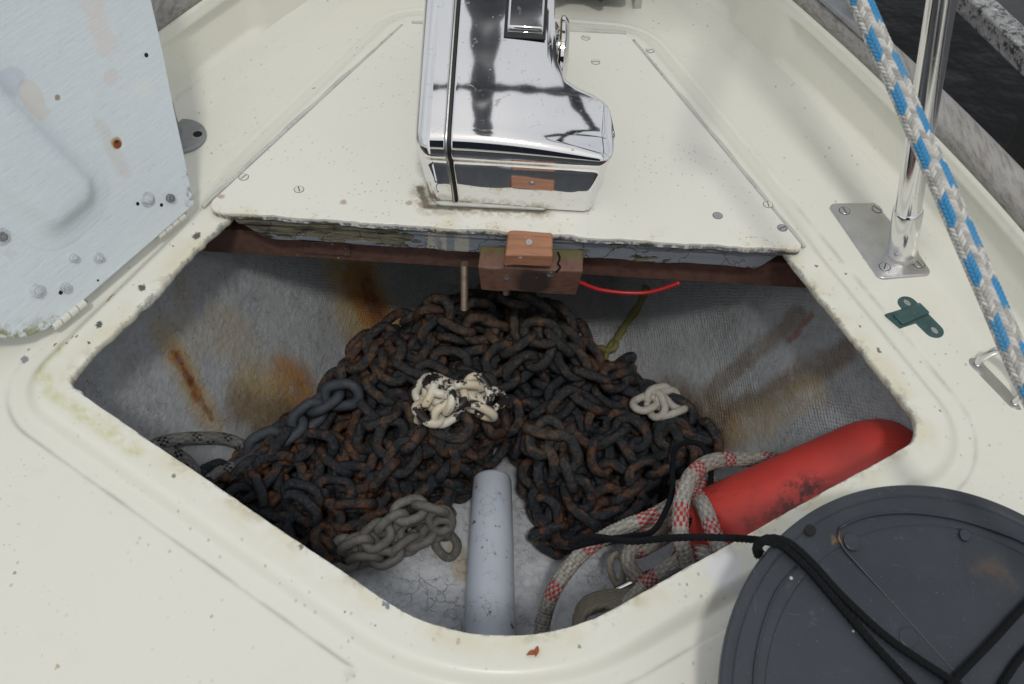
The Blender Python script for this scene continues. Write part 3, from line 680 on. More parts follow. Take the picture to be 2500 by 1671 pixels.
# smooth the deck edge curve
_yy = np.linspace(-2.5, 1.92, 400); _xx = np.interp(_yy, YB, XB)
for _ in range(120): _xx[1:-1] = (_xx[:-2]+_xx[2:])/2*.5+_xx[1:-1]*.5
def xb(y): return np.interp(y, _yy, _xx)
def bul_section(y):
    rec = float(sstep(y, .78, .80)*sstep(y, 1.350, 1.325)+sstep(y, 1.425, 1.45)*sstep(y, 1.62, 1.60))
    s = [(-.030, -.0135), (-.018, -.0120), (-.009, -.007), (-.003, .001)]
    for z in np.linspace(.006, .085, 22):
        r = rec*float(sstep(z, .010, .020)*sstep(z, .084, .074)); s.append((.0+.20*z-.0+.012*r, z))
    s += [(.0185, .088), (.0195, .094), (.0205, .099), (.026, .1015), (.05, .1018), (.062, .1018)]
    return s
def rail_section(y):
    w_, o0 = .050, .0235
    s = [(o0, .1005), (o0-.001, .108), (o0+.002, .118), (o0+.008, .1215), (o0+.02, .1235), (o0+w_-.012, .1225), (o0+w_-.004, .118), (o0+w_, .108), (o0+w_, .096), (o0+.04, .094)]
    return s
for side, lab in ((-1, 'cream bulwark with shallow moulded recesses, behind the raised pale blue hatch lid'), (1, 'cream bulwark with shallow moulded recesses, behind the steel rail post and blue flecked rope')):
    b = empty('bulwark', (XC+side*.45, 1.18, 0)); tag(b, lab, 'bulwark', 'bulwarks along both sides of the deck')
    sweep('inner_face', bul_section, np.linspace(-1.2, 1.86, 420), M_bul, b, side)
    sweep('capping_rail', rail_section, np.linspace(-1.2, 1.88, 260), M_rail, b, side, True)
    sweep('hull_side', lambda y: [(.060, .1005), (.068, .09), (.062, -.2), (.02, -.7), (-.1, -1.3)], np.linspace(-1.2, 1.88, 120), M_bul, b, side)

# ---------------------------------------------------------------- foredeck panel over the front half of the locker
pn = empty('foredeck_panel', (XC, 1.0, .01)); tag(pn, 'cream painted plywood panel screwed down in front of the chain locker', 'deck panel')
pl = [P(492, 514, .011)[:2], P(1968, 611, .011)[:2], P(1543, 97, .011)[:2], P(1528, 84, .011)[:2], P(1000, 57, .011)[:2], P(983, 62, .011)[:2]]
out_ = rounded([tuple(p) for p in pl], [.014, .008, .004, .004, .004, .004], 5)
# front lip slightly uneven from flaking
o2 = []
for i, p in enumerate(out_):
    q = out_[(i+1) % len(out_)]
    o2.append(p)
    if np.hypot(q[0]-p[0], q[1]-p[1]) > .4 and max(p[1], q[1]) < 1.0:
        for t in np.linspace(0, 1, 160)[1:-1]:
            x = p[0]+(q[0]-p[0])*t; y = p[1]+(q[1]-p[1])*t+float(rnoise(np.array([x/.02]), 5)[0]-.5)*.0014+float(rnoise(np.array([x/.006]), 6)[0]-.5)*.0014; o2.append((x, y))
prism('board', o2, .0012, .0110, M_panel, pn, .0009, 2)
M_bead = m_plain('grey edge bead', (.56, .57, .53), .6, 0, .3, 40, .001, (.20, .21, .15))
for (a_, b_) in (((492, 512), (983, 64)), ((1966, 610), (1545, 100)), ((1000, 57), (1528, 84))):  # grey beads stand in for the soft shading line along the panel's edges
    q0, q1 = P(*a_, .003), P(*b_, .003); c = np.array([XC, 1.2, .003]); d = nrm(q1-q0); n = np.array([d[1], -d[0], 0]); n = n if (c-q0)@n < 0 else -n
    tube('edge_bead', [q0+(q1-q0)*t+n*(.0014+.0006*math.sin(t*31)) for t in np.linspace(0.01, 1, 24)], .0026, M_bead, pn, ns=8, step=.006, rfun=lambda A, U: .0036+.0014*rnoise((U/.03).ravel(), 4).reshape(U.shape))
M_screwp = m_gelcoat('painted screw head', (.70, .69, .62), False, .3); M_screwg = m_plain('bare grey screw head', (.36, .36, .36), .5, .2, .5, 120)
def screw(name, x, y, z, r, ang, mat, parent, axis=(0, 0, 1), slot=True, h=.0010):
    s = lathe(name, [(r, 0), (r, h*.5), (r*.93, h), (0, h*1.15)], (x, y, z), axis, mat, parent, 20)
    g = lathe('gap', [(r*1.12, 0), (r*1.12, h*.12), (0, h*.13)], (x, y, z-h*.02), axis, M_dark, s, 20)
    if slot:
        d = Vector((math.cos(ang), math.sin(ang), 0)); n = Vector((-d.y, d.x, 0)); p = Vector((x, y, z+h*1.16)); k = r*.86; w_ = r*.10
        mk('slot', [tuple(p+d*k+n*w_), tuple(p-d*k+n*w_), tuple(p-d*k-n*w_), tuple(p+d*k-n*w_)], [(0, 1, 2, 3)], M_dark, s, False)
    return s
for px, py, a, g in ((595, 433, 1.0, 0), (730, 463, 1.9, 0), (1752, 527, .3, 1), (1875, 500, 1.7, 0), (1910, 557, .6, 1), (1430, 93, 2.7, 0), (1454, 152, .1, 0)):
    q = P(px, py, .011); screw('screw', q[0], q[1], .0111, .0058, a, M_screwg if g else M_screwp, pn, slot=(px != 1752), h=.0007)
q = P(1587, 124, .0)
tag(screw('screw', q[0], q[1], .0002, .0055, .5, M_screwp, None), 'single slotted screw in the cream deck just right of the panel near the windlass', 'screw')

# peeling batten under the panel's edge, and the sawn plywood beam under that
bt = empty('edge_batten', (XC, .98, -.01)); tag(bt, 'grey painted batten, peeling to bare wood, under the front edge of the cream panel', 'batten')
fr = Matrix(((1, 0, 0, 0), (0, 0, 1, 0), (0, 1, 0, 0), (0, 0, 0, 1)))
def xz(name, poly, y0, y1, mat, parent, bev):
    n = len(poly); v = [(p[0], y0, p[1]) for p in poly]+[(p[0], y1, p[1]) for p in poly]
    f = [tuple(range(n)), tuple(range(n, 2*n))[::-1]]+[(i, n+i, n+(i+1) % n, (i+1) % n) for i in range(n)]
    o = mk(name, v, f, mat, parent)
    bm = bmesh.new(); bm.from_mesh(o.data); bmesh.ops.recalc_face_normals(bm, faces=bm.faces); bm.to_mesh(o.data); bm.free()
    if bev: bevel(o, bev, 2)
    sharp(o, 35); return o
bot = [(x, -.036-.002*rnoise(np.array([x/.03]), 3)[0]-.0015*rnoise(np.array([x/.008]), 4)[0]) for x in np.linspace(-.305, .300, 90)]
xz('batten', [(-.352, .0009), (-.342, -.012), (-.322, -.030)]+bot+[(.308, -.030), (.322, -.012), (.332, .0009)], .9715, .990, M_batten, bt, .0012)
xz('ledge', [(-.350, -.001)]+[(x, -.0075-.001*rnoise(np.array([x/.02]), 8)[0]) for x in np.linspace(-.345, .325, 60)]+[(.332, -.001)], .9675, .9713, M_batten, bt, .0006)
bp = empty('plywood_beam', (XC, .99, -.05)); tag(bp, 'dark red brown sawn plywood beam across the locker below the peeling batten', 'beam')
xz('beam', [(-.50, -.044), (-.50, -.086), (.47, -.088), (.47, -.044)], .992, 1.012, M_ply, bp, .001)
xz('patch', [(-.275, -.054), (-.275, -.076), (-.215, -.076), (-.215, -.054)], .9895, .9918, M_ply, bp, .0008)
# side carlins under the rims
sb = empty('side_carlin', (.46, .84, -.03)); tag(sb, 'dark varnished timber running under the right rim of the locker', 'beam')
d0 = np.array([.385, .99]); d1 = np.array([.515, .70]); nn_ = np.array([.91, .41])
prism('timber', [tuple(d0), tuple(d1), tuple(d1+nn_*.02), tuple(d0+nn_*.02)], -.040, -.014, M_ply, sb, .001)

# turn button: big block with a small orange chock on it
bl = empty('wooden_block', (.018, .955, -.05)); tag(bl, 'large worn red brown wooden block in the middle of the batten, over the chain', 'wooden block')
v = []; 
fb = [(-.047, .9365), (-.047, .9905), (.082, .9905), (.0815, .9385)]
# hand cut block, slightly skewed
def hexa(name, b, t, mat, parent, bev):
    o = mk(name, list(b)+list(t), [(3, 2, 1, 0), (4, 5, 6, 7), (0, 1, 5, 4), (1, 2, 6, 5), (2, 3, 7, 6), (3, 0, 4, 7)], mat, parent)
    bm = bmesh.new(); bm.from_mesh(o.data); bmesh.ops.recalc_face_normals(bm, faces=bm.faces); bmesh.ops.subdivide_edges(bm, edges=bm.edges, cuts=5, use_grid_fill=True)
    for vv in bm.verts:
        vv.co.z += float(rnoise(np.array([vv.co.x/.03]), 9)[0]-.5)*.0022; vv.co.y += float(rnoise(np.array([vv.co.x/.025]), 11)[0]-.5)*.0022
    bm.to_mesh(o.data); bm.free()
    bevel(o, bev, 3, 40); sharp(o, 35); return o
hexa('block', [(-.043, .9440, -.073), (.078, .9500, -.083), (.080, .9710, -.078), (-.044, .9710, -.072)], [(-.0475, .9400, -.027), (.0825, .9420, -.030), (.082, .9712, -.020), (-.046, .9712, -.020)], M_block, bl, .0022)
for px, py in ((1238, 677), (1343, 670)):
    q = Pp(px, py, (0, .9405, -.05), (0, 1, .12)); lathe('screw', [(.0042, 0), (.004, .001), (0, .0016)], q, (0, -1, .1), M_steel, bl, 14)
ck = empty('wooden_chock', (.015, .95, .0)); tag(ck, 'small bright orange brown wooden chock with one screw, on top of the large block', 'wooden chock')
hexa('chock', [(-.0155, .9330, -.016), (.0425, .9350, -.0165), (.0425, .9668, -.0145), (-.0155, .9668, -.0145)], [(-.0140, .9325, .0035), (.0430, .9340, .0035), (.0415, .9668, .0120), (-.0120, .9668, .0120)], M_chock, ck, .0020)
lathe('screw', [(.0040, -.001), (.0040, .0006), (.0022, .0008), (.0010, -.0002), (0, -.0002)], (.0135, .9490, .0090), (0, -.25, 1), M_steel, ck, 16)
tag(tube('cord_tail', [(.050, .962, -.018), (.053, .955, -.021), (.051, .949, -.0255), (.054, .944, -.0262), (.049, .9395, -.031)], .0012, M_cord, ns=8, step=.002), 'short black string end on the large wooden block', 'string')

# threaded rods hanging below the windlass
for x, y, z0, lab in ((-.0665, .975, -.150, 'longer threaded steel rod left of the wooden block, hanging above the chain'), (-.012, 1.000, -.142, 'short threaded steel rod hanging just behind the wooden block')):
    prof = [(.0001, -.062)]; z = -.062
    pr = [(.0045, 0)]
    h = 0
    while h < abs(z0)-.062: pr += [(.0049, h), (.0037, h+.0010)]; h += .0020
    o = lathe('threaded_rod', pr, (x, y, -.062), (0, 0, -1), m_plain('rusty threaded rod', (.24, .19, .14), .5, .6, .5, 60), None, 16, 60); tag(o, lab, 'threaded rod', 'threaded rods below the windlass')
tag(tube('cable', [Pp(px, py, (0, .985, 0), (0, 1, 0)) for px, py in ((1370, 672), (1412, 688), (1455, 705), (1500, 713), (1545, 716), (1585, 714), (1625, 703), (1660, 690))], .0030, M_redcable, ns=12), 'thin bright red cable sagging below the beam right of the block', 'cable')

# ---------------------------------------------------------------- windlass
def sdip(t): return t
TOPY = np.array([1.010, 1.022, 1.045, 1.09, 1.14, 1.20, 1.28, 1.40]); TOPZ = np.array([.1130, .1235, .1375, .1640, .1930, .2220, .2480, .262])
def ztop(y): return float(np.interp(y, _ty, _tz))
_ty = np.linspace(1.010, 1.40, 200); _tz = np.interp(_ty, TOPY, TOPZ)
for _ in range(150): _tz[1:-1] = (_tz[:-2]+_tz[2:])/2
def back(x):       # how far aft-to-fore the body reaches at this x
    if x <= .021: return 1.36
    t = np.array([.017, .0190, .023, .030, .040, .056, .078, .096, .104, .110])+.004; v = np.array([1.36, 1.26, 1.165, 1.110, 1.090, 1.083, 1.078, 1.070, 1.052, 1.030])
    return float(np.interp(x, t, v))
def wl_profile(x, n_top=46):
    yb = back(x); zb = ztop(min(yb, 1.39)); s = []
    for z in np.linspace(.014, .072, 12): s.append((1.0035+.0020*math.sin(z*14), z))
    for t in np.linspace(0, 1, 15)[1:]:        # crease, then the rounded brow
        a = rad(-42+t*98); s.append((1.0295-.0290*math.cos(a), .0955+.0270*math.sin(a)))
    y0 = s[-1][0]; z0 = s[-1][1]; k0 = ztop(y0)-z0; r = min(.010, (yb-y0)*.3)
    for t in np.linspace(0, 1, n_top)[1:]:
        y = y0+(yb-r-y0)*t; s.append((y, ztop(y)-k0*math.exp(-(y-y0)/.02)))
    zt = s[-1][1]
    for a in (60, 35, 10): s.append((yb-r+r*math.cos(rad(a)), zt-r+r*math.sin(rad(a))))
    for t in np.linspace(0, 1, 10)[1:]: s.append((yb, (zt-r)*(1-t)+.014*t))
    return np.array(s)
def wl_body(name, x0, x1, rl, rr, parent, mat, lobe=False):
    xs = sorted(set([x0+rl*(1-math.cos(rad(a))) for a in np.linspace(0, 90, 10)]+[x1-rr*(1-math.cos(rad(a))) for a in np.linspace(0, 90, 12)]+list(np.linspace(x0+rl, x1-rr, 70))))
    if lobe: xs = sorted(set(xs+[.0212, .0220, .0230, .0242, .0256, .0272, .0290, .0315, .034]))
    V, F = [], []; m = None
    for x in xs:
        s = wl_profile(x); m = len(s); sh = 0
        if x < x0+rl: q = (x0+rl-x)/rl; sh = rl*(1-math.sqrt(max(0, 1-q*q)))
        if x > x1-rr: q = (x-(x1-rr))/rr; sh = max(sh, rr*(1-math.sqrt(max(0, 1-q*q))))
        if sh > 0:
            t = np.gradient(s, axis=0); t /= np.linalg.norm(t, axis=1)[:, None]+1e-9; nrm_ = np.stack([t[:, 1], -t[:, 0]], 1)
            s = s+nrm_*sh; s[:, 1] = np.maximum(s[:, 1], .014)
        for (y, z) in s:
            kx = .86+.14*sstep(z, .0, .12); V.append((-.02+(x+.02)*kx, y, z-float(sstep(z, .09, .13))*(0.55*(x+.070)**2)))
    n = len(xs)
    for i in range(n-1):
        for j in range(m-1): F.append((i*m+j, (i+1)*m+j, (i+1)*m+j+1, i*m+j+1))
    F.append(tuple(range(m))); F.append(tuple((n-1)*m+j for j in range(m))[::-1])
    o = mk(name, V, F, mat, parent); bm = bmesh.new(); bm.from_mesh(o.data); bmesh.ops.recalc_face_normals(bm, faces=bm.faces); bm.to_mesh(o.data); bm.free()
    sharp(o, 60); return o
wl = empty('windlass', (-.01, 1.08, .011)); tag(wl, 'tall polished chrome anchor windlass standing on the cream panel', 'windlass')
wl_body('end_cover', -.131, -.0925, .020, .0025, wl, M_chrome)
wl_body('housing', -.0865, .108, .0025, .016, wl, M_chrome, True)
# gasket plate between the two castings
def plate_profile(x, grow):
    s = wl_profile(x); t = np.gradient(s, axis=0); t /= np.linalg.norm(t, axis=1)[:, None]+1e-9; return s+np.stack([-t[:, 1], t[:, 0]], 1)*grow
def plate(name, x0, x1, grow, mat):
    s = plate_profile(0, grow); m = len(s); V = []
    for x in (x0, x1):
        for y, z in s: kx = .86+.14*sstep(z, .0, .12); V.append((-.02+(x+.02)*kx, y, max(z, .0125)-float(sstep(z, .09, .13))*(0.55*(x+.070)**2)))
    o = mk(name, V, [tuple(range(m)), tuple(range(m, 2*m))[::-1]]+[(j, m+j, m+(j+1) % m, (j+1) % m) for j in range(m)], mat, wl)
    bm = bmesh.new(); bm.from_mesh(o.data); bmesh.ops.recalc_face_normals(bm, faces=bm.faces); bm.to_mesh(o.data); bm.free(); sharp(o, 40)
plate('flange', -.0922, -.0905, .0012, M_steel); plate('gasket', -.0902, -.0868, -.0012, M_black)
# mounting pad in the same grey as the edge beads
fo = rounded([(-.108, 1.0005), (.030, 1.0030), (.04, 1.012), (.04, 1.30), (-.108, 1.30)], [.012, .01, .008, .03, .03], 5)
prism('mounting_pad', fo, .0112, .0150, M_bead, wl, .001)
# chain stopper cover: a raised bright box in a slot of the casting
def onTop(x, y, h): return (x, y, ztop(y)+h)
def slab(name, x0, x1, y0, y1, h0, h1, mat, bev):
    n = 14; V = []
    for i in range(n+1):
        y = y0+(y1-y0)*i/n
        for x, h in ((x0, h0), (x1, h0), (x1, h1), (x0, h1)): V.append((x, y, ztop(y)+h))
    F = [(0, 1, 2, 3), tuple(n*4+k for k in (3, 2, 1, 0))]
    for i in range(n):
        for k in range(4): F.append((i*4+k, (i+1)*4+k, (i+1)*4+(k+1) % 4, i*4+(k+1) % 4))
    o = mk(name, V, F, mat, wl); bm = bmesh.new(); bm.from_mesh(o.data); bmesh.ops.recalc_face_normals(bm, faces=bm.faces); bm.to_mesh(o.data); bm.free()
    if bev: bevel(o, bev, 3, 50)
    sharp(o, 50); return o
slab('slot', -.0315, .0185, 1.118, 1.36, .0002, .0014, M_black, .0)
slab('cover_plate', -.0275, .0150, 1.1215, 1.36, .0005, .0110, M_chrome, .0025)
slab('cover_lip', -.0270, .0145, 1.120, 1.123, .0012, .0068, M_chrome, .0008)
# chain drum seen edge on, at the housing's right side
dc = np.array([.0, 1.185, .125])
lathe('shaft', [(.016, 0), (.016, .040)], (.0, 1.180, .115), (1, 0, 0), M_steel, wl, 24)
lathe('drum_flange', [(.0, 0), (.055, 0), (.060, .002), (.060, .006), (.055, .008), (.0, .008)], (.021, 1.190, .120), (1, 0, 0), M_brass, wl, 48)
lathe('chain_drum', [(.030, 0), (.032, .004), (.026, .008), (.026, .012), (.034, .016), (.030, .017)], (.028, 1.190, .120), (1, 0, 0), M_chrome, wl, 40)
lathe('drum_cap', [(.0, 0), (.046, 0), (.050, .002), (.050, .006), (.044, .011), (.018, .014), (.0, .014)], (.037, 1.185, .112), (1, 0, 0), M_chrome, wl, 48)
hexl = [(.011*math.cos(rad(60*i)), .011*math.sin(rad(60*i))) for i in range(6)]
# two paint drips and bird-lime dots on the brow
for px, py in ((1398, 363), (1363, 376)):
    q = Pp(px, py, (0, 1.0072, .1), (0, 1, -.25)); lathe('paint_dot', [(.0019, 0), (.0015, .0004), (0, .0006)], (q[0], q[1]-.0022, q[2]), (0, -1, .3), M_screwp, wl, 12)

# ---------------------------------------------------------------- pulpit: post, base plate and rail round the bow
def flat_plate(name, pts, z0, h, mat, parent, r, bev=.0012):
    return prism(name, rounded(pts, r, 6), z0, z0+h, mat, parent, bev, 3)
pp = empty('pulpit', (.467, .98, 0)); tag(pp, 'polished steel rail post leaning up from a four screw base plate, right of the panel', 'rail post')
zb = -.0115
bpl = [tuple(P(px, py, zb+.004)[:2]) for px, py in ((2018, 498), (2160, 496), (2278, 672), (2146, 683))]
flat_plate('base_plate', bpl, zb, .0058, M_steel, pp, .009, .0024)
for px, py, a in ((2062, 515, 1.9), (2142, 511, 2.4), (2160, 652, 1.2), (2243, 645, 2.1)):
    q = P(px, py, zb+.0058); screw('screw', q[0], q[1], zb+.0059, .0066, a, M_steel, pp, h=.0009)
b0 = P(2200, 622, zb+.004); t0 = P(2299, 0, .34); ax = nrm(t0-b0)
st = nrm(P(2201, 503, .072)-b0)
lathe('socket', [(.0, 0), (.0182, 0), (.0184, .003), (.0178, .008), (.0178, .072), (.0165, .075), (.0160, .0755)], b0, ax, M_tube, pp, 40)
lathe('weld', [(.0205, .0), (.0215, .002), (.0205, .005), (.0185, .007)], b0-np.array([0, 0, .002]), ax, m_plain('rough weld bead', (.50, .49, .46), .5, .8, .5, 120, .0015), pp, 32)
top = b0+ax*.62
bend = [b0+ax*.02, b0+ax*.2, b0+ax*.4, b0+ax*.55, b0+ax*.62+np.array([-.01, .03, .005]), np.array([.38, 1.25, .66]), np.array([.26, 1.6, .68]), np.array([.10, 1.90, .69]),
        np.array([-.10, 1.93, .69]), np.array([-.24, 1.72, .66]), np.array([-.27, 1.68, .5]), np.array([-.275, 1.67, .0])]
tube('tube', bend, .0152, M_tube, pp, step=.012, ns=28)

# fittings on the deck
br = empty('bronze_bracket', P(2237, 790, 0)); tag(br, 'dark green verdigris bronze bracket with two holes on the cream side deck', 'bracket')
def bpt(px, py, z=-.008): q = P(px, py, z); return (q[0], q[1])
zz = -.0112
A_, B_ = np.array(bpt(2216, 741)), np.array(bpt(2280, 806)); dA = nrm(B_-A_); nA = np.array([-dA[1], dA[0]])
if nA[0] > 0: nA = -nA
R_ = .0118; L_ = np.linalg.norm(B_-A_)
lf = lambda u, v_: tuple(A_+dA*u+nA*v_)
ou = [lf(R_*math.cos(rad(a)), R_*math.sin(rad(a))) for a in range(90, 271, 15)]
ou += [lf(L_+R_*math.cos(rad(a)), R_*math.sin(rad(a))) for a in range(-90, 91, 15)]
ou += [lf(L_*.62, R_*1.05), lf(L_*.58, .034), lf(L_*.03, .036), lf(L_*.08, R_*1.05)]
prism('plate', ou, zz, zz+.0032, M_bronze, br, .0008, 2)
c0 = A_+dA*L_*.34
prism('knuckle', [tuple(c0-dA*.009-nA*.012), tuple(c0+dA*.009-nA*.012), tuple(c0+dA*.009+nA*.030), tuple(c0-dA*.009+nA*.030)], zz+.0032, zz+.0070, M_bronze, br, .0024, 3)
for q in (A_-dA*.001, B_+dA*.001):
    pts_ = [tuple(q+dA*.0052*math.cos(a)+nA*.0032*math.sin(a)) for a in np.linspace(0, 2*math.pi, 16, endpoint=False)]
    prism('hole', pts_, zz+.0033, zz+.0035, M_screwg, br, 0)
ey = empty('eye_strap', P(2430, 930, 0)); tag(ey, 'stainless eye strap with a bent rod loop, under the blue flecked rope', 'eye strap')
e0, e1 = P(2385, 890, zb+.003), P(2476, 984, zb+.003); dE = nrm(e1-e0); nE = np.array([-dE[1], dE[0], 0])
ov = [tuple((e0+dE*(-.011*abs(math.cos(rad(a))))+nE*.0085*math.sin(rad(a)))[:2]) for a in range(90, 271, 15)]+[tuple((e1+dE*(.011*abs(math.cos(rad(a))))+nE*.0085*math.sin(rad(a)))[:2]) for a in range(-90, 91, 15)]
prism('base_plate', ov, zb, zb+.0028, M_steel, ey, .0008)
up = nrm(np.array([.35, .15, 1]))
tube('loop', [e0, e0+up*.012, e0+up*.030+dE*.006, e0+up*.036+dE*.018, (e0+e1)/2+up*.038, e1+up*.036-dE*.018, e1+up*.030-dE*.006, e1+up*.012, e1], .0045, M_tube, ey, ns=14, step=.003)
# left: foot of a deck fitting, half behind the lid
ft = empty('deck_fitting', P(455, 340, 0)); tag(ft, 'round footed grey metal deck fitting peeping out behind the hatch lid', 'deck fitting')
fc = P(436, 318, .004); zf_ = -.0112
lathe('foot', [(.034, 0), (.0345, .002), (.034, .0065), (.0325, .0078), (0, .0082)], (fc[0], fc[1], zf_), (0, 0, 1), M_alu, ft, 48)
hq = P(482, 326, -.002); lathe('hole', [(.0062, 0), (.0062, .0003), (0, .0004)], (hq[0], hq[1], -.0035), (0, 0, 1), M_hole, ft, 20)
lathe('post', [(.017, .004), (.015, .01), (.013, .03), (.0135, .05), (.010, .055), (0, .056)], (fc[0]-.014, fc[1]+.004, zf_), (0, 0, 1), M_alu, ft, 32)
# cast fairlead on the rail, top right
fl = empty('fairlead', P(2060, 30, .12)); tag(fl, 'cast aluminium fairlead bolted on the weathered rail beside the blue flecked rope', 'fairlead')
def railpt(y, o): 
    dx = (xb(y+.01)-xb(y-.01))/.02; k = 1/math.sqrt(1+dx*dx); return np.array([XC+xb(y)+o*k, y-o*dx*k, 0])
yA, yB = 1.225, 1.50
c_in = [railpt(y, .028) for y in np.linspace(yA, yB, 14)]; c_out = [railpt(y, .060) for y in np.linspace(yA, yB, 14)]
prism('base', rounded([tuple(p[:2]) for p in c_in]+[tuple(p[:2]) for p in c_out[::-1]], [.004]+[0]*12+[.004, .004]+[0]*12+[.004], 4), .1235, .1330, M_alu, fl, .003, 3)
for (ya, yb_, h_, oo) in ((1.275, 1.33, .055, .052), (1.43, 1.47, .055, .052)):
    p0 = railpt(ya-.028, oo)+np.array([0, 0, .130]); p1 = railpt(ya, oo)+np.array([0, 0, .145]); p2 = railpt(yb_, oo-.004)+np.array([0, 0, .175]); p3 = railpt(yb_+.03, oo-.012)+np.array([0, 0, .192])
    tube('horn', [p0, p1, p2, p3], .0085, M_alu, fl, rfun=lambda A, U: np.full(A.shape, .0095)-.0015*U/max(U.max(), 1e-6), ns=16)
# dark bow roller gear beyond the panel, cut by the top of the frame
rg = empty('bow_roller', P(1430, 0, 0)); tag(rg, 'dark bow roller frame with a rust tipped foot, cut off by the top edge', 'bow roller')
q0, q1 = P(1400, -28, .035), P(1542, -22, .035)
prism('frame', rounded([(q0[0]-.07, q0[1]+.010), (q1[0], q1[1]+.004), (q1[0]-.01, q1[1]+.14), (q0[0]-.07, q0[1]+.14)], .012), .020, .050, M_black, rg, .003)
lathe('roller', [(.030, 0), (.034, .006), (.020, .03), (.020, .05), (.034, .074), (.030, .08)], (q0[0]-.03, q0[1]+.022, .040), (1, 0, 0), M_black, rg, 32)
f0 = P(1556, 20, -.008)
prism('foot', [(f0[0]-.006, f0[1]-.002), (f0[0]+.006, f0[1]), (f0[0]+.004, f0[1]+.03), (f0[0]-.008, f0[1]+.03)], -.0112, .030, M_steel, rg, .0015)

# ---------------------------------------------------------------- dock beyond the rail, and unseen stand-ins mirrored in the windlass
dk = empty('dock', (1.1, 1.4, -.1)); tag(dk, 'out of focus grey dock with a speckled edge beyond the dark water', 'dock')
k0, k1 = P(2365, -5, -.12), P(2505, 128, -.12); kd = nrm(k1-k0); kn = np.array([-kd[1], kd[0], 0]); kn = kn if kn[0] > 0 else -kn
a0_, a1_ = k0-kd*2, k1+kd*2
prism('edge_beam', [tuple(a0_[:2]), tuple(a1_[:2]), tuple((a1_+kn*.046)[:2]), tuple((a0_+kn*.046)[:2])], -.16, -.12, M_dockedge, dk, .004)
prism('decking', [tuple((a0_+kn*.047)[:2]), tuple((a1_+kn*.047)[:2]), tuple((a1_+kn*1.5)[:2]), tuple((a0_+kn*1.5)[:2])], -.17, -.124, M_dock, dk, .004)
prism('pile', [tuple((k1+kn*.05)[:2]), tuple((k1+kd*.2+kn*.05)[:2]), tuple((k1+kd*.2+kn*.25)[:2]), tuple((k1+kn*.25)[:2])], -1.6, -.171, M_dock, dk, .01)
fs = empty('sail_standin', (XC, 1.98, .35)); tag(fs, 'added dark grey roll and lines, unseen, put in to mirror as dark bands in the windlass top', 'stand-in')  # unseen roll added for its dark reflection in the chrome
s0_, s1_ = np.array([-.075, 1.98, .35]), np.array([-.075, -2.3, 9.0])
tube('standin_roll', [s0_, s0_*.75+s1_*.25, (s0_+s1_)/2, s1_], .05, M_standin, fs, step=.05, ns=20, rfun=lambda A, U: .110+.014*np.sin(U*9)+.012*np.sin(U*4.1+1)+.008*np.sin(2*math.pi*A*2+U*6))
tube('standin_line', [(-.06, 1.80, .80), (.05, 1.45, .92), (.13, 1.22, 1.0), (.24, 1.0, 1.02), (.45, .80, .95), (.75, .55, .80)], .02, M_standin, fs, step=.02, ns=12, rfun=lambda A, U: .017+.005*np.sin(U*40)+.003*np.sin(U*97))  # unseen lines, added to mirror as dark diagonals in the chrome
tube('standin_line', [(-.3, .9, 1.2), (.05, .95, .95), (.35, 1.0, .85), (.8, 1.15, .8)], .01, M_standin, fs, step=.02, ns=12, rfun=lambda A, U: .010+.003*np.sin(U*55))
ch = empty('coachroof_standin', (XC, -1.3, 0)); tag(ch, 'added cream and navy blocks, unseen, standing in for the figure mirrored in the windlass brow', 'cabin_standin')  # out of view, added to darken the reflection in the brow
prism('cabin_standin', [(-.75, -2.4), (.72, -2.4), (.60, -.85), (-.63, -.85)], -.012, .10, M_bul, ch, .03)
prism('hood_standin', [(-.70, -2.3), (.67, -2.3), (.50, -1.0), (-.50, -1.0)], .101, 1.60, m_plain('navy stand-in', (.015, .020, .035), .9), ch, .08)
# ---------------------------------------------------------------- raised hatch lid
HA, HB = P(128, 812, .004), P(455, 538, .004)              # hinge line, aft to fore
hu = nrm(HB-HA); AL = rad(113)
inb = nrm(np.cross(np.array([0, 0, 1.]), hu)); inb = inb if inb[0] > 0 else -inb       # closed lid lies this way
hv = nrm(inb*math.cos(AL)+np.array([0, 0, 1.])*math.sin(AL)); hn = np.cross(hu, hv)
hn = hn if hn@(CAM-HA) > 0 else -hn                          # the underside, now facing the camera
HO = HA.copy()
LM = Matrix(((hu[0], hv[0], hn[0], HO[0]), (hu[1], hv[1], hn[1], HO[1]), (hu[2], hv[2], hn[2], HO[2]), (0, 0, 0, 1)))
flip = LM.to_3x3().determinant() < 0
def luv(px, py, h=0): q = Pp(px, py, HO+hn*h, hn)-HO; return float(q@hu), float(q@hv)
lid = bpy.data.objects.new('hatch_lid', None); link(lid); lid.location = tuple(HO)
tag(lid, 'pale blue grey painted hatch lid standing open on two hinges beside the locker', 'hatch lid')
# outline: underside silhouette, from the photo's edges carried on along the lid's own symmetry
hl = float((HB-HA)@hu)
e = [luv(0, 826), luv(60, 826), luv(112, 806), luv(150, 782), luv(462, 512), luv(476, 500), luv(472, 480), luv(455, 400), luv(425, 262), luv(400, 130), luv(372, 10)]
u1, v1 = e[-1]; d1 = nrm(np.array(e[-1])-np.array(e[-3])); t1 = np.array(e[-1])+d1*.16
u0, v0 = e[0]; d0_ = nrm(np.array([-.35, .36])); s1 = np.array(e[0])+d0_*.30
poly = e+[tuple(t1), (float(s1[0]), float(t1[1]-.02)), tuple(s1)]
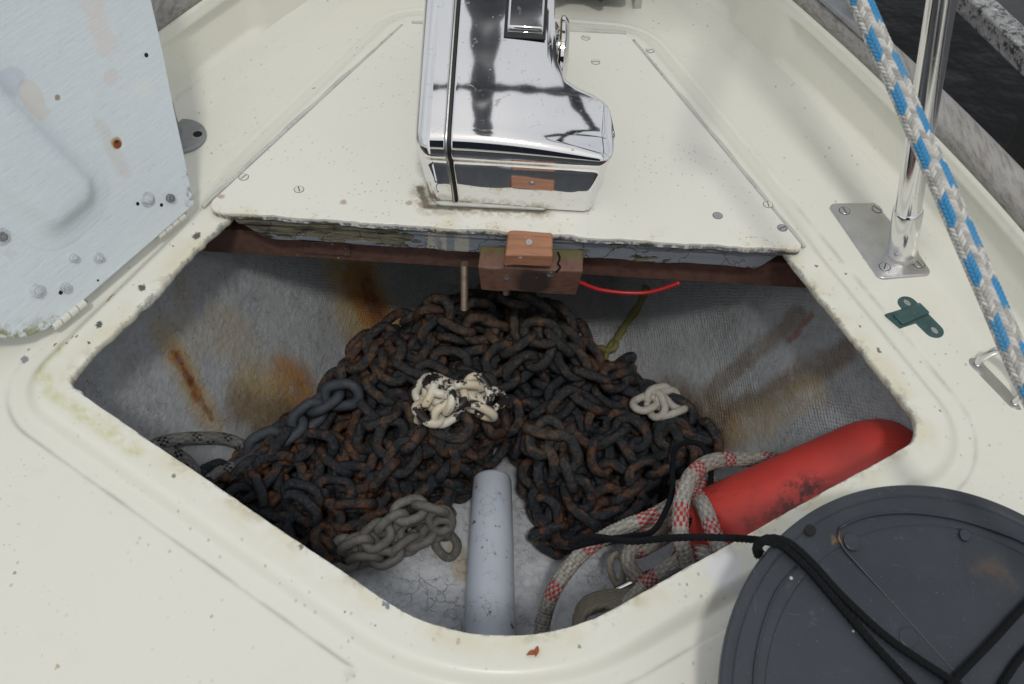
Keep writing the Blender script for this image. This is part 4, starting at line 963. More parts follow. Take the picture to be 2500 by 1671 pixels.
# finish the lid's paint now its frame is known
rm = M_lid
def lw(px, py, h=.001): return tuple(Pp(px, py, HO+hn*h, hn))
vw = rm.warp(.006, 70); vg = rm.warp(.02, 40); gn = rm.noise(70, 5, .75)
hb = rm.seg(lw(0, 822), lw(75, 822), vg).mn(rm.seg(lw(75, 822), lw(130, 792), vg))
L = LIDL+[(rm.seg(lw(870*.2806, 1100*.2806), lw(1090*.2806, 1490*.2806), vg).ss(.012, .004)*.25, (.56, .46, .34)),
          (rm.spot(lw(286, 350), vw).ss(.0085, .0055)*.9, (.42, .30, .10)), (rm.spot(lw(288, 353), vw).ss(.0062, .0045), (.22, .06, .015)), (rm.spot(lw(287, 348), vw).ss(.003, .0015), (.04, .012, .008)),
          (rm.seg(lw(240, 60), lw(262, 110), vg).ss(.016, .009)*.55, (.70, .65, .61)), (rm.spot(lw(225, 15), vg).ss(.018, .012)*.55, (.70, .65, .61)), (rm.spot(lw(268, 190), vg).ss(.012, .008)*.8, (.66, .65, .64)), (rm.spot(lw(82, 245), vg, (1, 1, .6)).ss(.016, .013)*.8, (.66, .64, .60)), (rm.spot(lw(25, 200), vg, (1, 1, 1.3)).ss(.022, .014)*.5, (.48, .54, .62)),
          (hb.ss(.010, .002)*gn.ss(.40, .55)*.9, (.22, .26, .06)), (hb.ss(.022, .006)*gn.ss(.45, .6)*.5, (.30, .28, .20)),
          (rm.spot(lw(97, 325), vw).ss(.0045, .0025)*.9, (.06, .06, .06)), (rm.spot(lw(143, 238), vw).ss(.004, .002)*.8, (.25, .18, .10)),
          (rm.seg(lw(460, 430), lw(470, 490), vg).ss(.010, .002)*gn.ss(.48, .6)*.8, (.20, .19, .17))]
rm.color((.66, .73, .765), *L)
mb_ = rm.noise(2.2, 5, .7, v=rm.map(rm.coord('Object'), (14, 120, 1), (0, 0, rad(12)))); rm.bump(mb_+rm.noise(60, 5, .7)*.6, .0008, .8)
def lmesh(name, V, F, mat, parent, smooth=True, sh=40):
    """mesh in lid coordinates (u, v, height toward the camera)"""
    if flip: F = [tuple(f)[::-1] for f in F]
    o = mk(name, V, F, mat, None, smooth); o.matrix_world = LM; o.parent = parent
    o.matrix_parent_inverse = Matrix.Translation(-Vector(HO)) if parent is lid else (LM.inverted())
    o.matrix_basis = LM
    sharp(o, sh); return o
def lprism(name, pl_, z0, z1, mat, parent, bev=0):
    n = len(pl_); a = sum(pl_[i][0]*pl_[(i+1) % n][1]-pl_[(i+1) % n][0]*pl_[i][1] for i in range(n))
    if a < 0: pl_ = pl_[::-1]
    o = lmesh(name, [(p[0], p[1], z0) for p in pl_]+[(p[0], p[1], z1) for p in pl_], [tuple(range(n))[::-1], tuple(range(n, 2*n))]+[(i, (i+1) % n, n+(i+1) % n, n+i) for i in range(n)], mat, parent)
    if bev: bevel(o, bev, 3)
    return o
lprism('panel', rounded([tuple(map(float, p)) for p in poly], [0, .01, .01, .006, .004, .004, .003, 0, 0, 0, 0, .02, .02, .02], 5), -.010, 0, M_lid, lid, .0018)
# moulded stiffener: rounded raised pad
pc = [luv(-60, 285, .012), luv(70, 262, .012), luv(238, 462, .012), luv(218, 498, .012), luv(150, 560, .012), luv(-60, 380, .012)]
pc = [luv(-160, 60, .012), luv(20, 250, .012), luv(232, 468, .012), luv(140, 545, .012), luv(-70, 400, .012), luv(-220, 260, .012)]
def pad(name, pts, prof, rr, mat, parent):
    base = rounded([tuple(p) for p in pts], rr, 8); base = np.array(base)
    t = np.roll(base, -1, 0)-np.roll(base, 1, 0); t /= np.linalg.norm(t, axis=1)[:, None]; n = np.stack([t[:, 1], -t[:, 0]], 1)
    if ((base-base.mean(0))*n).sum() < 0: n = -n
    V, F = [], []; m = len(base)
    for off, h in prof: V += [(p[0], p[1], h) for p in base+n*off]
    ccw = sum(base[i][0]*base[(i+1) % m][1]-base[(i+1) % m][0]*base[i][1] for i in range(m)) > 0
    for i in range(len(prof)-1):
        for j in range(m):
            k = (j+1) % m; q = (i*m+j, i*m+k, (i+1)*m+k, (i+1)*m+j); F.append(q if ccw else q[::-1])
    top_ = tuple((len(prof)-1)*m+j for j in range(m)); F.append(top_ if ccw else top_[::-1])
    return lmesh(name, V, F, mat, parent, True, 89)
pad('stiffener', pc, [(.034, .0003), (.024, .0010), (.016, .0030), (.009, .0075), (.004, .0120), (.0, .0148), (-.006, .0162), (-.014, .0166)], .016, M_lid, lid)
M_bolt = m_plain('painted bolt', (.62, .67, .70), .45, .2, .5, 140, .0006, (.10, .10, .10)); M_boltm = m_plain('dull steel bolt', (.30, .31, .31), .45, .6, .6, 150, .0006, (.05, .05, .05))
def bolt(px, py, rw, rh, mat, hx=True):
    u_, v_ = luv(px, py)
    if rw: b = lprism('washer', [(u_+rw*math.cos(a), v_+rw*math.sin(a)) for a in np.linspace(0, 2*math.pi, 24, endpoint=False)], .0001, .0014, M_bolt, lid, .0004)
    n = 6 if hx else 18; o = .3*px
    b = lprism('bolt', [(u_+rh*math.cos(a+o), v_+rh*math.sin(a+o)) for a in np.linspace(0, 2*math.pi, n, endpoint=False)], .0001, .0052, mat, lid, .0008)
    lprism('bolt_end', [(u_+rh*.5*math.cos(a), v_+rh*.5*math.sin(a)) for a in np.linspace(0, 2*math.pi, 14, endpoint=False)], .0053, .0072, mat, b, .0006)
for a_ in ((360, 487, .0092, .0055, M_bolt), (413, 484, 0, .0052, M_boltm, False), (88, 710, 0, .0078, M_bolt), (157, 702, 0, .0056, M_bolt, False), (3, 578, .0092, .0055, M_boltm), (240, 630, .0065, .0042, M_bolt), (177, 630, 0, .0045, M_bolt, False)): bolt(*a_)
for px, py, r in ((336, 498, .0022), (394, 501, .0022), (148, 715, .0024), (357, 135, .0026), (239, 685, .0013)):
    u_, v_ = luv(px, py); lprism('hole', [(u_+r*math.cos(a), v_+r*math.sin(a)) for a in np.linspace(0, 2*math.pi, 14, endpoint=False)], .00005, .0004, M_hole, lid)
# hinges: knuckle barrels on the deck side
for (p0, p1) in (((384, 578), (449, 524)), ((128, 800), (208, 738))):
    a_, b_ = P(*p0, .006), P(*p1, .006); d = nrm(b_-a_); L0 = np.linalg.norm(b_-a_)
    h = empty('hinge', a_); h.parent = lid; h.location = tuple(a_); h.matrix_parent_inverse = Matrix.Translation(-Vector(HO))
    for i in range(4):
        s0 = a_+d*L0*(i/4+.008); o = lathe('knuckle', [(.0040, 0), (.0048, .0006), (.0048, L0/4-.0014), (.0040, L0/4-.0008)], s0, d, M_screwp, None, 20)
        o.parent = h; o.matrix_parent_inverse = Matrix.Translation(-Vector(a_))
    o = tube('pin', [a_-d*.002, a_+d*(L0+.002)], .0022, M_steel, None, ns=12, step=.01); o.parent = h; o.matrix_parent_inverse = Matrix.Translation(-Vector(a_))

# ---------------------------------------------------------------- black tub
TO = np.array([.4, .5, .065]); TN = nrm(np.array([.15, -.20, 1.0]))
tx = nrm(np.array([1., 0, -.15])); ty = np.cross(TN, tx)
TC = TO+tx*(-.014)+ty*(-.128)
def tpt(px, py, h=0): return Pp(px, py, TO+TN*h, TN)
def circ_fit():
    q = np.array([tpt(*p) for p in ((2185, 1183), (1757, 1640), (1940, 1275), (1850, 1380), (1780, 1540), (2400, 1215), (2500, 1255))])-TO
    u_, v_ = q@tx, q@ty; A = np.c_[2*u_, 2*v_, np.ones(len(u_))]; s = np.linalg.lstsq(A, u_*u_+v_*v_, rcond=None)[0]
    return TO+tx*s[0]+ty*s[1], math.sqrt(s[2]+s[0]**2+s[1]**2)
TC, TR = circ_fit()
tub = empty('plastic_tub', TC-TN*.05); tag(tub, 'round scuffed black plastic tub upside down on the cream deck, tied with black cord', 'tub')
lathe('body', [(TR-.045, -.070), (TR-.030, -.014), (TR-.003, -.010), (TR, -.006), (TR, -.0018), (TR-.0015, .0), (TR-.008, .0004), (TR-.0105, -.0006), (TR-.012, -.0022), (TR-.035, -.0018), (TR-.0385, -.0012), (TR-.040, -.0024), (TR-.042, -.0022), (TR-.10, .0), (0, .0)], TC, TN, M_plastic, tub, 160, 30)
def on_tub(pts, h): return [tpt(px, py, h) for px, py in pts]
ru = nrm(tpt(2290, 1671)-tpt(1900, 1330)); 
# sunk strap channel and the two segment mouldings beside it
tube('rib', on_tub([(2050, 1290), (2047, 1310), (2060, 1340), (2150, 1440), (2330, 1640), (2420, 1740)], -.0004), .0012, M_plastic, tub, ns=8, step=.01)
tube('rib', on_tub([(2050, 1290), (2062, 1281), (2130, 1258), (2230, 1252), (2340, 1268), (2440, 1300), (2520, 1335), (2620, 1410)], -.0004), .0012, M_plastic, tub, ns=8, step=.01)
tube('rib', on_tub([(1945, 1383), (1898, 1440), (1866, 1520), (1847, 1600), (1840, 1680), (1842, 1780)], -.0005), .0011, M_plastic, tub, ns=8, step=.01)
for px, py, r, m_ in ((2082, 1322, .0085, M_plastic), (2220, 1555, .0095, M_plastic), (2358, 1306, .0060, M_plastic)):
    c = tpt(px, py, .0003); lathe('boss', [(r, -.001), (r, .0002), (r*.92, .0005), (r*.88, .0001), (0, .0001)], c, TN, m_, tub, 28)
hc = tpt(1978, 1295, .0); lathe('hole', [(.0055, -.001), (.0055, .0006), (.0045, .0007), (0, .0007)], hc, TN, M_hole, tub, 24)

# ---------------------------------------------------------------- ropes
def braid(nc, pitch, r, amp=.045, pat=None, base=(.55, .54, .50), alt=(.5, .02, .03), slant=1.0):
    """radius and colour functions for a plaited rope: nc columns of slanted strands"""
    def cells(A, U):
        col = np.floor(A*nc+1e-6); fu = A*nc-col; sg = np.where(col % 2 == 0, 1, -1)
        vv = U/pitch+sg*(fu-.5)*slant+np.where(col % 2 == 0, 0, .5 if slant else 0); row = np.floor(vv); fv = vv-row; return col, fu, row, fv
    def rf(A, U):
        c, fu, rw, fv = cells(A, U); h = np.sin(math.pi*np.clip(fv, 0, 1))**.6*np.sin(math.pi*np.clip(fu*.9+.05, 0, 1))**.5
        return r*(1-amp*1.2+amp*2*h)
    def cf(A, U):
        c, fu, rw, fv = cells(A, U); k = pat(c, rw, nc) if pat else np.zeros(A.shape)
        b = np.array(base)[None, None, :]*(1+.30*(rnoise((c*7.3+rw*3.1).ravel(), 3).reshape(c.shape)-.5)[..., None]); a = np.array(alt)[None, None, :]
        o = b*(1-k[..., None])+a*k[..., None]
        return o*(1-(.16 if slant else .10)*np.abs(np.sin(fv*9.4+fu*6))[..., None]-.22*(1-np.clip(np.sin(math.pi*fv)*3, 0, 1))[..., None])
    return rf, cf
# red checks: bands of alternate squares
def pat_red(c, rw, nc):
    chk = np.mod(c+rw, 2) == 0
    return (chk & (((np.mod(rw, 15) < 5) & (c < 8)) | ((np.mod(rw+8, 15) < 5) & (c >= 8)))).astype(float)
def pat_blk(c, rw, nc):
    return ((np.mod(c+rw, 2) == 0) & (((np.mod(rw, 11) < 3) & (c < 8)) | ((np.mod(rw+5, 11) < 3) & (c >= 8)))).astype(float)
def pat_blue(c, rw, nc):
    # two blue tracers, each about a column and a half wide, in staggered dashes
    a = (c >= 0) & (c <= 1) & (np.mod(rw, 13) < 6)
    b = (c >= 3) & (c <= 4) & (np.mod(rw+6, 13) < 6)
    d = ((c >= 6) & (c <= 7) & (np.mod(rw+1, 13) < 6)) | ((c >= 9) & (c <= 10) & (np.mod(rw+7, 13) < 6))
    return (a | b | d).astype(float)
rf, cf = braid(12, .0042, .0099, .095, pat_blue, (.66, .65, .61), (.055, .29, .56))
bp_ = [P(px, py, z) for px, py, z in ((2020, -190, .47), (2058, -95, .445), (2100, 0, .42), (2143, 100, .40), (2192, 205, .38), (2250, 340, .36), (2308, 470, .345), (2368, 610, .325), (2425, 740, .31), (2480, 870, .29), (2530, 980, .27), (2620, 1180, .24))]
bp_ = [np.array([.375, 1.262, .662])]+bp_+[np.array([.62, .28, .17]), np.array([.735, .08, .132])]
tag(tube('mooring_rope', bp_, .0108, M_bluerope, None, step=.0006, ns=96, rfun=rf, cfun=cf), 'thick white braided rope with bright blue flecks crossing in front of the steel post', 'rope', 'ropes on the foredeck')

rf, cf = braid(16, .0052, .0098, .075, pat_red, (.42, .40, .36), (.42, .035, .045), 0)
K = dict(r=.0098, step=.0012, ns=80, rfun=rf, cfun=cf)
R1 = [P(*q) for q in ((2060, 1150, -.30), (1990, 1130, -.285), (1900, 1123, -.265), (1800, 1122, -.235), (1735, 1128, -.205), (1690, 1160, -.180), (1668, 1210, -.172), (1661, 1270, -.175), (1664, 1330, -.190), (1682, 1378, -.215), (1712, 1420, -.25))]
R2 = [P(*q) for q in ((1738, 1180, -.265), (1700, 1190, -.235), (1655, 1225, -.235), (1590, 1262, -.240), (1520, 1290, -.255), (1455, 1325, -.270), (1405, 1368, -.290), (1362, 1425, -.315), (1335, 1485, -.345), (1322, 1550, -.375), (1325, 1620, -.395))]
R3 = [P(*q) for q in ((1722, 1172, -.265), (1705, 1215, -.255), (1650, 1252, -.265), (1610, 1292, -.280), (1570, 1312, -.295), (1545, 1335, -.305), (1533, 1365, -.310), (1548, 1400, -.315), (1582, 1425, -.318), (1612, 1440, -.322), (1650, 1470, -.33))]
R4 = [P(*q) for q in ((1722, 1205, -.280), (1690, 1260, -.285), (1640, 1300, -.290), (1590, 1330, -.297), (1560, 1345, -.315), (1535, 1345, -.335))]
R5 = [P(*q) for q in ((1655, 1190, -.235), (1690, 1200, -.215), (1718, 1238, -.190), (1738, 1290, -.170), (1756, 1335, -.170), (1780, 1385, -.19), (1800, 1440, -.22))]
R6 = [P(*q) for q in ((1530, 1480, -.305), (1580, 1425, -.285), (1628, 1390, -.255), (1680, 1358, -.225), (1720, 1352, -.200), (1760, 1385, -.21))]
tag(tubes('mooring_rope', [(R, K) for R in (R1, R2, R3, R4, R5, R6)], M_rope), 'grey braided rope with red checks tangled beside the red fender in the locker', 'rope', 'ropes on the foredeck')
# black flecked rope on the port side of the locker
rf, cf = braid(16, .0050, .0085, .045, pat_blk, (.235, .235, .225), (.012, .013, .016), 0)
K = dict(r=.0085, step=.0016, ns=72, rfun=rf, cfun=cf)
def onl(pts, off, pile=False): return [hit(px, py, off, pile)+np.array([0, 0, 0.0]) for px, py in pts]
B1 = onl([(340, 1125), (375, 1092), (420, 1076), (480, 1070), (545, 1072), (590, 1088), (618, 1112), (630, 1145)], .016)
B2 = onl([(370, 1100), (410, 1102), (450, 1122), (478, 1158), (490, 1200)], .012)
B3 = onl([(480, 1195), (515, 1166), (560, 1152), (600, 1140), (622, 1118), (626, 1095)], .012); B4 = onl([(500, 1180), (530, 1150), (580, 1138), (615, 1110)], .024)
tag(tubes('mooring_rope', [(B, K) for B in (B1, B2, B3, B4)], M_rope), 'grey rope with small black flecks looped on the left wall of the locker', 'rope', 'ropes on the foredeck')
# thin natural three strand line
def strand3(r, pitch):
    def rf(A, U): return r*(1+.17*np.abs(np.sin(math.pi*(A*3+U/pitch)))-.10)
    def cf(A, U): k = np.abs(np.sin(math.pi*(A*3+U/pitch)))[..., None]; g = (.5+.5*np.sin(2*math.pi*(A*30+U/pitch*14)))[..., None]; return np.array([.275, .245, .195])[None, None, :]*(.80+.2*k+.12*g)
    return rf, cf
rf, cf = strand3(.0046, .014); K = dict(r=.0046, step=.0015, ns=30, rfun=rf, cfun=cf)
T1 = [P(*q) for q in ((1560, 1440, -.345), (1515, 1436, -.350), (1492, 1400, -.350), (1490, 1370, -.350), (1505, 1355, -.345), (1522, 1372, -.342), (1522, 1405, -.345), (1505, 1440, -.350), (1470, 1458, -.352))]
TT = [T1]
for i in range(5):
    a_, b_ = i*6, i*3
    TT.append([P(px, py, z) for px, py, z in ((1575, 1430+i*7, -.335+i*.002), (1530, 1445+i*7, -.335+i*.003), (1480, 1448+i*9, -.335+i*.002), (1435, 1462+i*9, -.34), (1412, 1490+i*8, -.35), (1405, 1530+i*6, -.36), (1410, 1580, -.37))])
TT.append([P(*q) for q in ((1560, 1470, -.325), (1520, 1485, -.322), (1470, 1480, -.322), (1430, 1500, -.33), (1415, 1540, -.345))])
tag(tubes('thin_line', [(R, K) for R in TT], M_rope), 'thin tan three strand line coiled at the near rim of the locker', 'rope', 'ropes on the foredeck')
# black cord from the tub into the locker
rf, cf = braid(8, .0066, .0032, .28); KB = dict(r=.0034, step=.0009, ns=32, rfun=rf)
C1 = [P(1870, 1322, .060)]+[P(*q) for q in ((1840, 1318, .040), (1780, 1314, .014), (1700, 1312, .008), (1620, 1315, -.01), (1540, 1322, -.03), (1460, 1312, -.05), (1420, 1313, -.06), (1396, 1325, -.066), (1402, 1335, -.07), (1430, 1328, -.075), (1480, 1318, -.09), (1540, 1310, -.12), (1590, 1300, -.15), (1618, 1262, -.175), (1640, 1205, -.19), (1642, 1140, -.20), (1650, 1095, -.215), (1680, 1080, -.22), (1715, 1090, -.225), (1732, 1130, -.225), (1735, 1180, -.222), (1718, 1230, -.215), (1690, 1270, -.21), (1650, 1300, -.22))]
C2 = on_tub([(1852, 1340), (1850, 1326), (1868, 1322), (1893, 1327), (1920, 1340), (1975, 1390), (2040, 1465), (2130, 1570), (2215, 1660), (2280, 1730), (2350, 1800), (2420, 1880)], .0040)
C3 = on_tub([(1856, 1330), (1870, 1316), (1900, 1316), (1935, 1332), (1985, 1378), (2060, 1460), (2160, 1552), (2250, 1615), (2330, 1668), (2400, 1730), (2480, 1810), (2540, 1870)], .0055)
C4 = on_tub([(2560, 1420), (2490, 1492), (2420, 1568), (2350, 1640), (2325, 1668), (2300, 1700), (2230, 1780), (2160, 1850)], .0060)
C5 = on_tub([(2600, 1500), (2505, 1590), (2460, 1650), (2430, 1700), (2370, 1790), (2320, 1860)], .0040)
kn0 = tpt(1862, 1335, -.01)
C6 = [tpt(1895, 1330, .007), tpt(1868, 1318, .009), tpt(1850, 1330, .0), tpt(1850, 1350, -.012), tpt(1858, 1345, -.016)]
C7 = [tpt(1880, 1322, .010), tpt(1857, 1322, .008), tpt(1846, 1340, -.004), tpt(1850, 1358, -.016)]
tag(tubes('cord', [(c, KB) for c in (C1, C2, C3, C4, C5, C6, C7)], M_cord), 'black braided cord knotted round the tub and trailing into the locker', 'cord')

# yellow tape tied on the starboard wall, hanging cord
Y = onl([(1580, 700), (1560, 745), (1530, 790), (1500, 835), (1478, 862)], .008)
ytie = empty('yellow_tape', Y[-1]); tag(ytie, 'faded yellow tape hanging down the woven right wall of the locker', 'tape')
tube('strip', Y, .0052, M_yellow, ytie, ns=10, rfun=lambda A, U: .0030+.0030*np.abs(np.cos(2*math.pi*A))+.0008*np.sin(U*160))
tube('knot', onl([(1448, 862), (1465, 850), (1483, 856), (1503, 848), (1498, 835), (1480, 862)], .012), .0055, M_yellow, ytie, ns=10)
tube('strip', onl([(1482, 858), (1478, 875), (1474, 892)], .008), .0048, M_yellow, ytie, ns=8)

# ---------------------------------------------------------------- red fender and grey post
fa, fb_ = P(1775, 1330, -.258), P(2150, 1172, -.150); fx = nrm(fb_-fa); FL = float(np.linalg.norm(fb_-fa)); FR = .076
fd = empty('fender', fa); tag(fd, 'scuffed red vinyl fender lying under the right rim of the locker', 'fender')
prof = [(.0, -.075), (.012, -.074), (.016, -.060)]+[(FR*math.sin(rad(a))**.9, -.045+(1-math.cos(rad(a)))*.045) for a in range(15, 91, 15)]+[(FR*1.0, FL*.5)]+[(FR*math.cos(rad(a)), FL-.01+FR*1.1*math.sin(rad(a))) for a in range(0, 90, 9)]+[(.0, FL-.01+FR*1.1)]
lathe('body', prof, fa, fx, M_red, fd, 64, 60)
gp = empty('support_post', P(1200, 1400, -.4)); tag(gp, 'pale grey painted round post lying along the locker floor, chipped to bare wood', 'post')
def m_post():
    m = Mat('chipped pale grey paint', .4); n = m.noise(18, 5, .6); f = m.noise(55, 5, .72, v=m.map(m.pos, (1.4, .9, 1))); d, r = m.vor(60, out='both', v=m.map(m.warp(.012, 60), (1, .7, 1)))
    ed = m.vor(70, 'DISTANCE_TO_EDGE', v=m.warp(.02, 60))
    m.color((.50, .54, .62), (n.ss(.45, .7)*.3, (.42, .46, .53)), (f.ss(.635, .655), (.16, .10, .065)), (ed.ss(.04, .0)*n.ss(.5, .62)*.7, (.15, .11, .08))); m.bump(f.ss(.655, .635)+n, .0007, .8); return m
p0_, p1_ = P(1202, 1165, -.350), P(1193, 1640, -.368)
pa = nrm(p1_-p0_); PL = float(np.linalg.norm(p1_-p0_))
lathe('shaft', [(.0, 0), (.021, .0), (.0255, .003), (.0270, .007), (.0305, PL*.4), (.0345, PL), (.0, PL+.001)], p0_, pa, m_post(), gp, 64, 40)

# ---------------------------------------------------------------- the anchor chain
CH = np.array(CHAIN, float).reshape(-1, 3)/2000.0     # where the simulated heap of links came to rest, in half millimetres
def link_mesh(name, mat, L=.0640, Wd=.0475, r=.0075):
    R_ = Wd/2-r; h = L/2-r-R_; cl = []
    for i in range(9): a = rad(-90+180*i/8); cl.append((h+R_*math.cos(a), R_*math.sin(a)))
    cl.append((0, R_))
    for i in range(9): a = rad(90+180*i/8); cl.append((-h+R_*math.cos(a), R_*math.sin(a)))
    cl.append((0, -R_))
    cl = np.array(cl); m = len(cl); ns = 10; t = np.roll(cl, -1, 0)-np.roll(cl, 1, 0); t /= np.linalg.norm(t, axis=1)[:, None]; n = np.stack([t[:, 1], -t[:, 0]], 1)
    V = []
    for i in range(m):
        for j in range(ns):
            a = 2*math.pi*j/ns; V.append((cl[i, 0]+n[i, 0]*r*math.cos(a), cl[i, 1]+n[i, 1]*r*math.cos(a), r*math.sin(a)))
    F = [(i*ns+j, i*ns+(j+1) % ns, ((i+1) % m)*ns+(j+1) % ns, ((i+1) % m)*ns+j) for i in range(m) for j in range(ns)]
    return np.array(V), F
LV, LF = link_mesh('link', M_chain)
def link_frames(X, seed=1, tw=.45):
    rg_ = np.random.default_rng(seed); n = len(X); T = np.gradient(X, axis=0); out = []; ph = rg_.uniform(0, 3)
    for i in range(n):
        t = nrm(T[i]); s = np.cross(t, [0, 0, 1.]); s = nrm(s) if np.linalg.norm(s) > .15 else nrm(np.cross(t, [1., 0, 0])); u_ = np.cross(s, t)
        ph += rg_.normal()*.16; a = ph*.0+math.pi/4+(math.pi/2 if i % 2 else 0)+tw*math.sin(ph*2)+rg_.normal()*.16
        b = s*math.cos(a)+u_*math.sin(a); c = np.cross(t, b); tt = nrm(t+.10*rg_.normal()*b); b = nrm(np.cross(c, tt)); c = np.cross(tt, b)
        out.append(np.stack([tt, b, c], 1))
    return out
def lme(name, mat):
    me = bpy.data.meshes.new(name); me.from_pydata(LV.tolist(), [], LF); me.polygons.foreach_set('use_smooth', [True]*len(me.polygons)); me.materials.append(mat.mat); return me
def build_chain(name, X, mat, label, group, seed, paint=(), limit=100, scale=1.0, runs=None):
    base_ = X[len(X)//2]; root = empty(name, (float(X[:, 0].mean()), float(X[:, 1].mean()), float(X[:, 2].min()))); tag(root, label, 'chain', group)
    R3_ = sum([link_frames(s_, seed+k) for k, s_ in enumerate(runs or [X])], []); pr = np.array([proj(p) for p in X])
    score = []
    for i in range(len(X)):
        d = np.hypot(pr[:, 0]-pr[i, 0], pr[:, 1]-pr[i, 1]); occ = ((d < 34) & (pr[:, 2] < pr[i, 2]-.012)).sum(); ins = 0 <= pr[i, 0] < W0 and 0 <= pr[i, 1] < H0
        score.append((0 if occ == 0 else .6*occ)+pr[i, 2]*.5+(0 if ins else 9))
    order = sorted(range(len(X)), key=lambda i: score[i]); white = set()
    for (px, py, rr_) in paint: white |= {i for i in range(len(X)) if math.hypot(pr[i, 0]-px, pr[i, 1]-py) < rr_ and score[i] < .7+.55*1.75}
    first = list(white)+[i for i in order if i not in white]; first = first[:limit]
    me = lme('link', mat); mw = lme('link', M_chainw) if white else None
    inv = Matrix.Translation(-root.location)
    for i in first:
        o = bpy.data.objects.new('link', mw if i in white else me)
        M4 = np.eye(4); M4[:3, :3] = R3_[i]*scale; M4[:3, 3] = X[i]; o.matrix_basis = Matrix(M4.tolist()); COL.objects.link(o); o.parent = root; o.matrix_parent_inverse = inv
        if i in white: o['label'] = 'chain link painted white, chipped'
    rest = [i for i in range(len(X)) if i not in set(first)]
    if rest:
        V = np.vstack([(LV*scale)@R3_[i].T+X[i] for i in rest]); F = []
        base_f = np.array(LF); F = np.vstack([base_f+k*len(LV) for k in range(len(rest))]).tolist()
        o = mk('links', V, F, mat, root); o['kind'] = 'stuff'
    return root
def pathchain(pts, off, pile, scale=1.0, wob=.0):
    X, u_ = catmull([hit(px, py, off+dz, pile) for px, py, dz in pts], .0350*scale); return X
def settle(X, up=.027, rr=.030):
    X = X.copy()
    for i in range(len(X)):
        d = np.hypot(CH[:, 0]-X[i, 0], CH[:, 1]-X[i, 1]); m = d < rr; z = float(zliner(X[i, 0], X[i, 1]))+.012
        base_ = X[i, 2]-z
        if m.any(): z = max(z, float((CH[m, 2]-np.maximum(0, d[m]-.012)*.5).max())+up)
        X[i, 2] = z
    for _ in range(2): X[1:-1, 2] = np.maximum(X[1:-1, 2], (X[:-2, 2]+X[2:, 2])/2)
    return X
def ztop_chain(x, y):
    d = np.hypot(CH[:, 0]-x, CH[:, 1]-y); m = d < .036; z = float(zliner(x, y))
    return max(z, float((CH[m, 2]-np.maximum(0, d[m]-.014)*.6).max())+.006) if m.any() else z
def onheap(pts, off, scale=1.0, lift=None):
    out = []
    for px, py in pts:
        d_ = ray(px, py); t_ = .8
        while t_ < 3:
            q_ = CAM+d_*t_
            if q_[2] < ztop_chain(q_[0], q_[1])+off: break
            t_ += .003
        out.append(q_)
    X, u_ = catmull(out, .0350*scale)
    for _ in range(2): X[1:-1, 2] = np.maximum(X[1:-1, 2], (X[:-2, 2]+X[2:, 2])/2)
    if lift: X[len(X)*2//3:, 2] += lift
    return X
E1 = settle(pathchain([(470, 1200, 0), (520, 1165, 0), (570, 1150, 0), (625, 1165, 0), (600, 1205, 0), (545, 1210, 0), (520, 1240, 0), (590, 1250, 0), (650, 1225, 0), (700, 1190, 0), (720, 1230, 0), (660, 1280, 0), (600, 1290, 0), (680, 1325, 0), (760, 1290, 0), (740, 1340, 0), (790, 1370, 0)], .014, False), .020)
E1b = settle(pathchain([(560, 1180, 0), (610, 1185, 0), (660, 1150, 0), (690, 1110, 0), (740, 1090, 0), (700, 1150, 0), (650, 1195, 0), (640, 1250, 0), (700, 1290, 0), (750, 1310, 0), (800, 1345, 0)], .030, False), .026)
E2 = settle(pathchain([(1590, 1040, 0), (1640, 1050, 0), (1700, 1060, 0), (1745, 1085, 0), (1710, 1120, 0), (1650, 1110, 0), (1600, 1150, 0), (1660, 1165, 0), (1620, 1210, 0), (1560, 1230, 0), (1520, 1275, 0), (1460, 1300, 0)], .014, False), .020)
RUNS = [CH, E1, E1b, E2]; CHA = np.vstack(RUNS)
build_chain('anchor_chain', CHA, M_chain, 'large heap of rusty dark anchor chain piled in the middle of the locker', 'chains in the locker', 3, runs=RUNS)
G = onheap([(1090, 1330), (1045, 1290), (1000, 1310), (985, 1350), (930, 1360), (880, 1375), (840, 1350), (900, 1320), (950, 1330), (1010, 1345), (1065, 1325), (1075, 1275), (1025, 1250), (970, 1280), (925, 1325), (870, 1345)], .018, .86); G[len(G)*3//5:, 2] += .014
build_chain('chain', G, M_chaing, 'pale dull grey chain end heaped on the floor left of the grey post', 'chains in the locker', 5, scale=.86)
BL = onheap([(592, 1112), (632, 1092), (684, 1066), (735, 1032), (785, 1000), (835, 965)], .024)
build_chain('chain', BL, M_chainb, 'blue grey strand of chain along the left edge of the rusty heap', 'chains in the locker', 7)
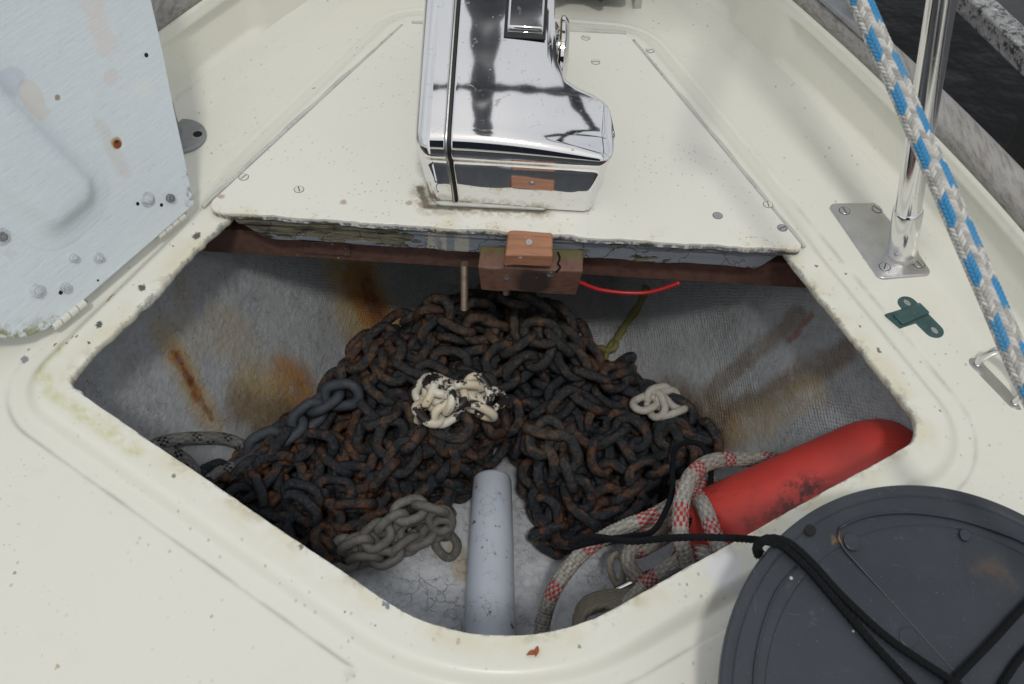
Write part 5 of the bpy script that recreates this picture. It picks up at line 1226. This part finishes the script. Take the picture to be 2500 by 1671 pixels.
PW = onheap([(1030, 1000), (1040, 955), (1085, 940), (1112, 972), (1090, 1010), (1045, 1015), (1052, 975), (1095, 990), (1070, 955)], .022, .80, .012)
build_chain('chain', PW, M_chainw, 'tangle of white painted links, worn to black, on top of the rusty heap', 'chains in the locker', 11, scale=.80)
PX = onheap([(1138, 950), (1170, 942), (1162, 985), (1185, 1010), (1200, 975)], .022, .80)
build_chain('chain', PX, M_chainw, 'smaller knot of white painted links, worn to black, right of the first tangle', 'chains in the locker', 12, scale=.80)
WW = onheap([(1575, 985), (1600, 965), (1632, 975), (1650, 1010), (1620, 1015), (1595, 990), (1628, 985)], .020, .78, .008)
build_chain('chain', WW, M_chainp, 'few white painted links of chain on the right shoulder of the rusty heap', 'chains in the locker', 9, scale=.78)
# chain running up from the heap to the windlass is hidden behind the block; a shackle lies under the red flecked rope
sk = empty('shackle', P(1560, 1420, -.33)); tag(sk, 'dark steel shackle half hidden under the red checked rope', 'shackle')
tube('bow', [P(*q) for q in ((1500, 1445, -.345), (1540, 1425, -.335), (1570, 1408, -.33), (1605, 1395, -.33), (1640, 1372, -.325), (1660, 1340, -.32))], .0055, M_chrome, sk, ns=16)
lathe('pin', [(.010, 0), (.010, .004), (.005, .006), (.005, .02)], P(1720, 1330, -.215), (1, .3, .2), M_chrome, sk, 18)
# a fallen leaf on the near rim
lf_ = empty('fallen_leaf', P(1302, 1595, .001)); tag(lf_, 'tiny curled orange brown leaf on the near rim of the locker', 'leaf')
for k_, (px, py, a_) in enumerate(((1298, 1596, .5), (1310, 1592, 1.4))):
    c = P(px, py, .0012); d = np.array([math.cos(a_), math.sin(a_), 0]); n = np.array([-d[1], d[0], 0]); V = []
    for i in range(7):
        t = i/6; w_ = .0022*math.sin(math.pi*t)
        for s in (-1, 0, 1): V.append(c+d*(t-.5)*.011+n*w_*s+np.array([0, 0, .0012*abs(s)+.0015*math.sin(3*t)]))
    F = [(i*3+j, i*3+j+1, (i+1)*3+j+1, (i+1)*3+j) for i in range(6) for j in range(2)]
    mk('blade', V, F, m_plain('dry leaf', (.30, .085, .02), .6), lf_)
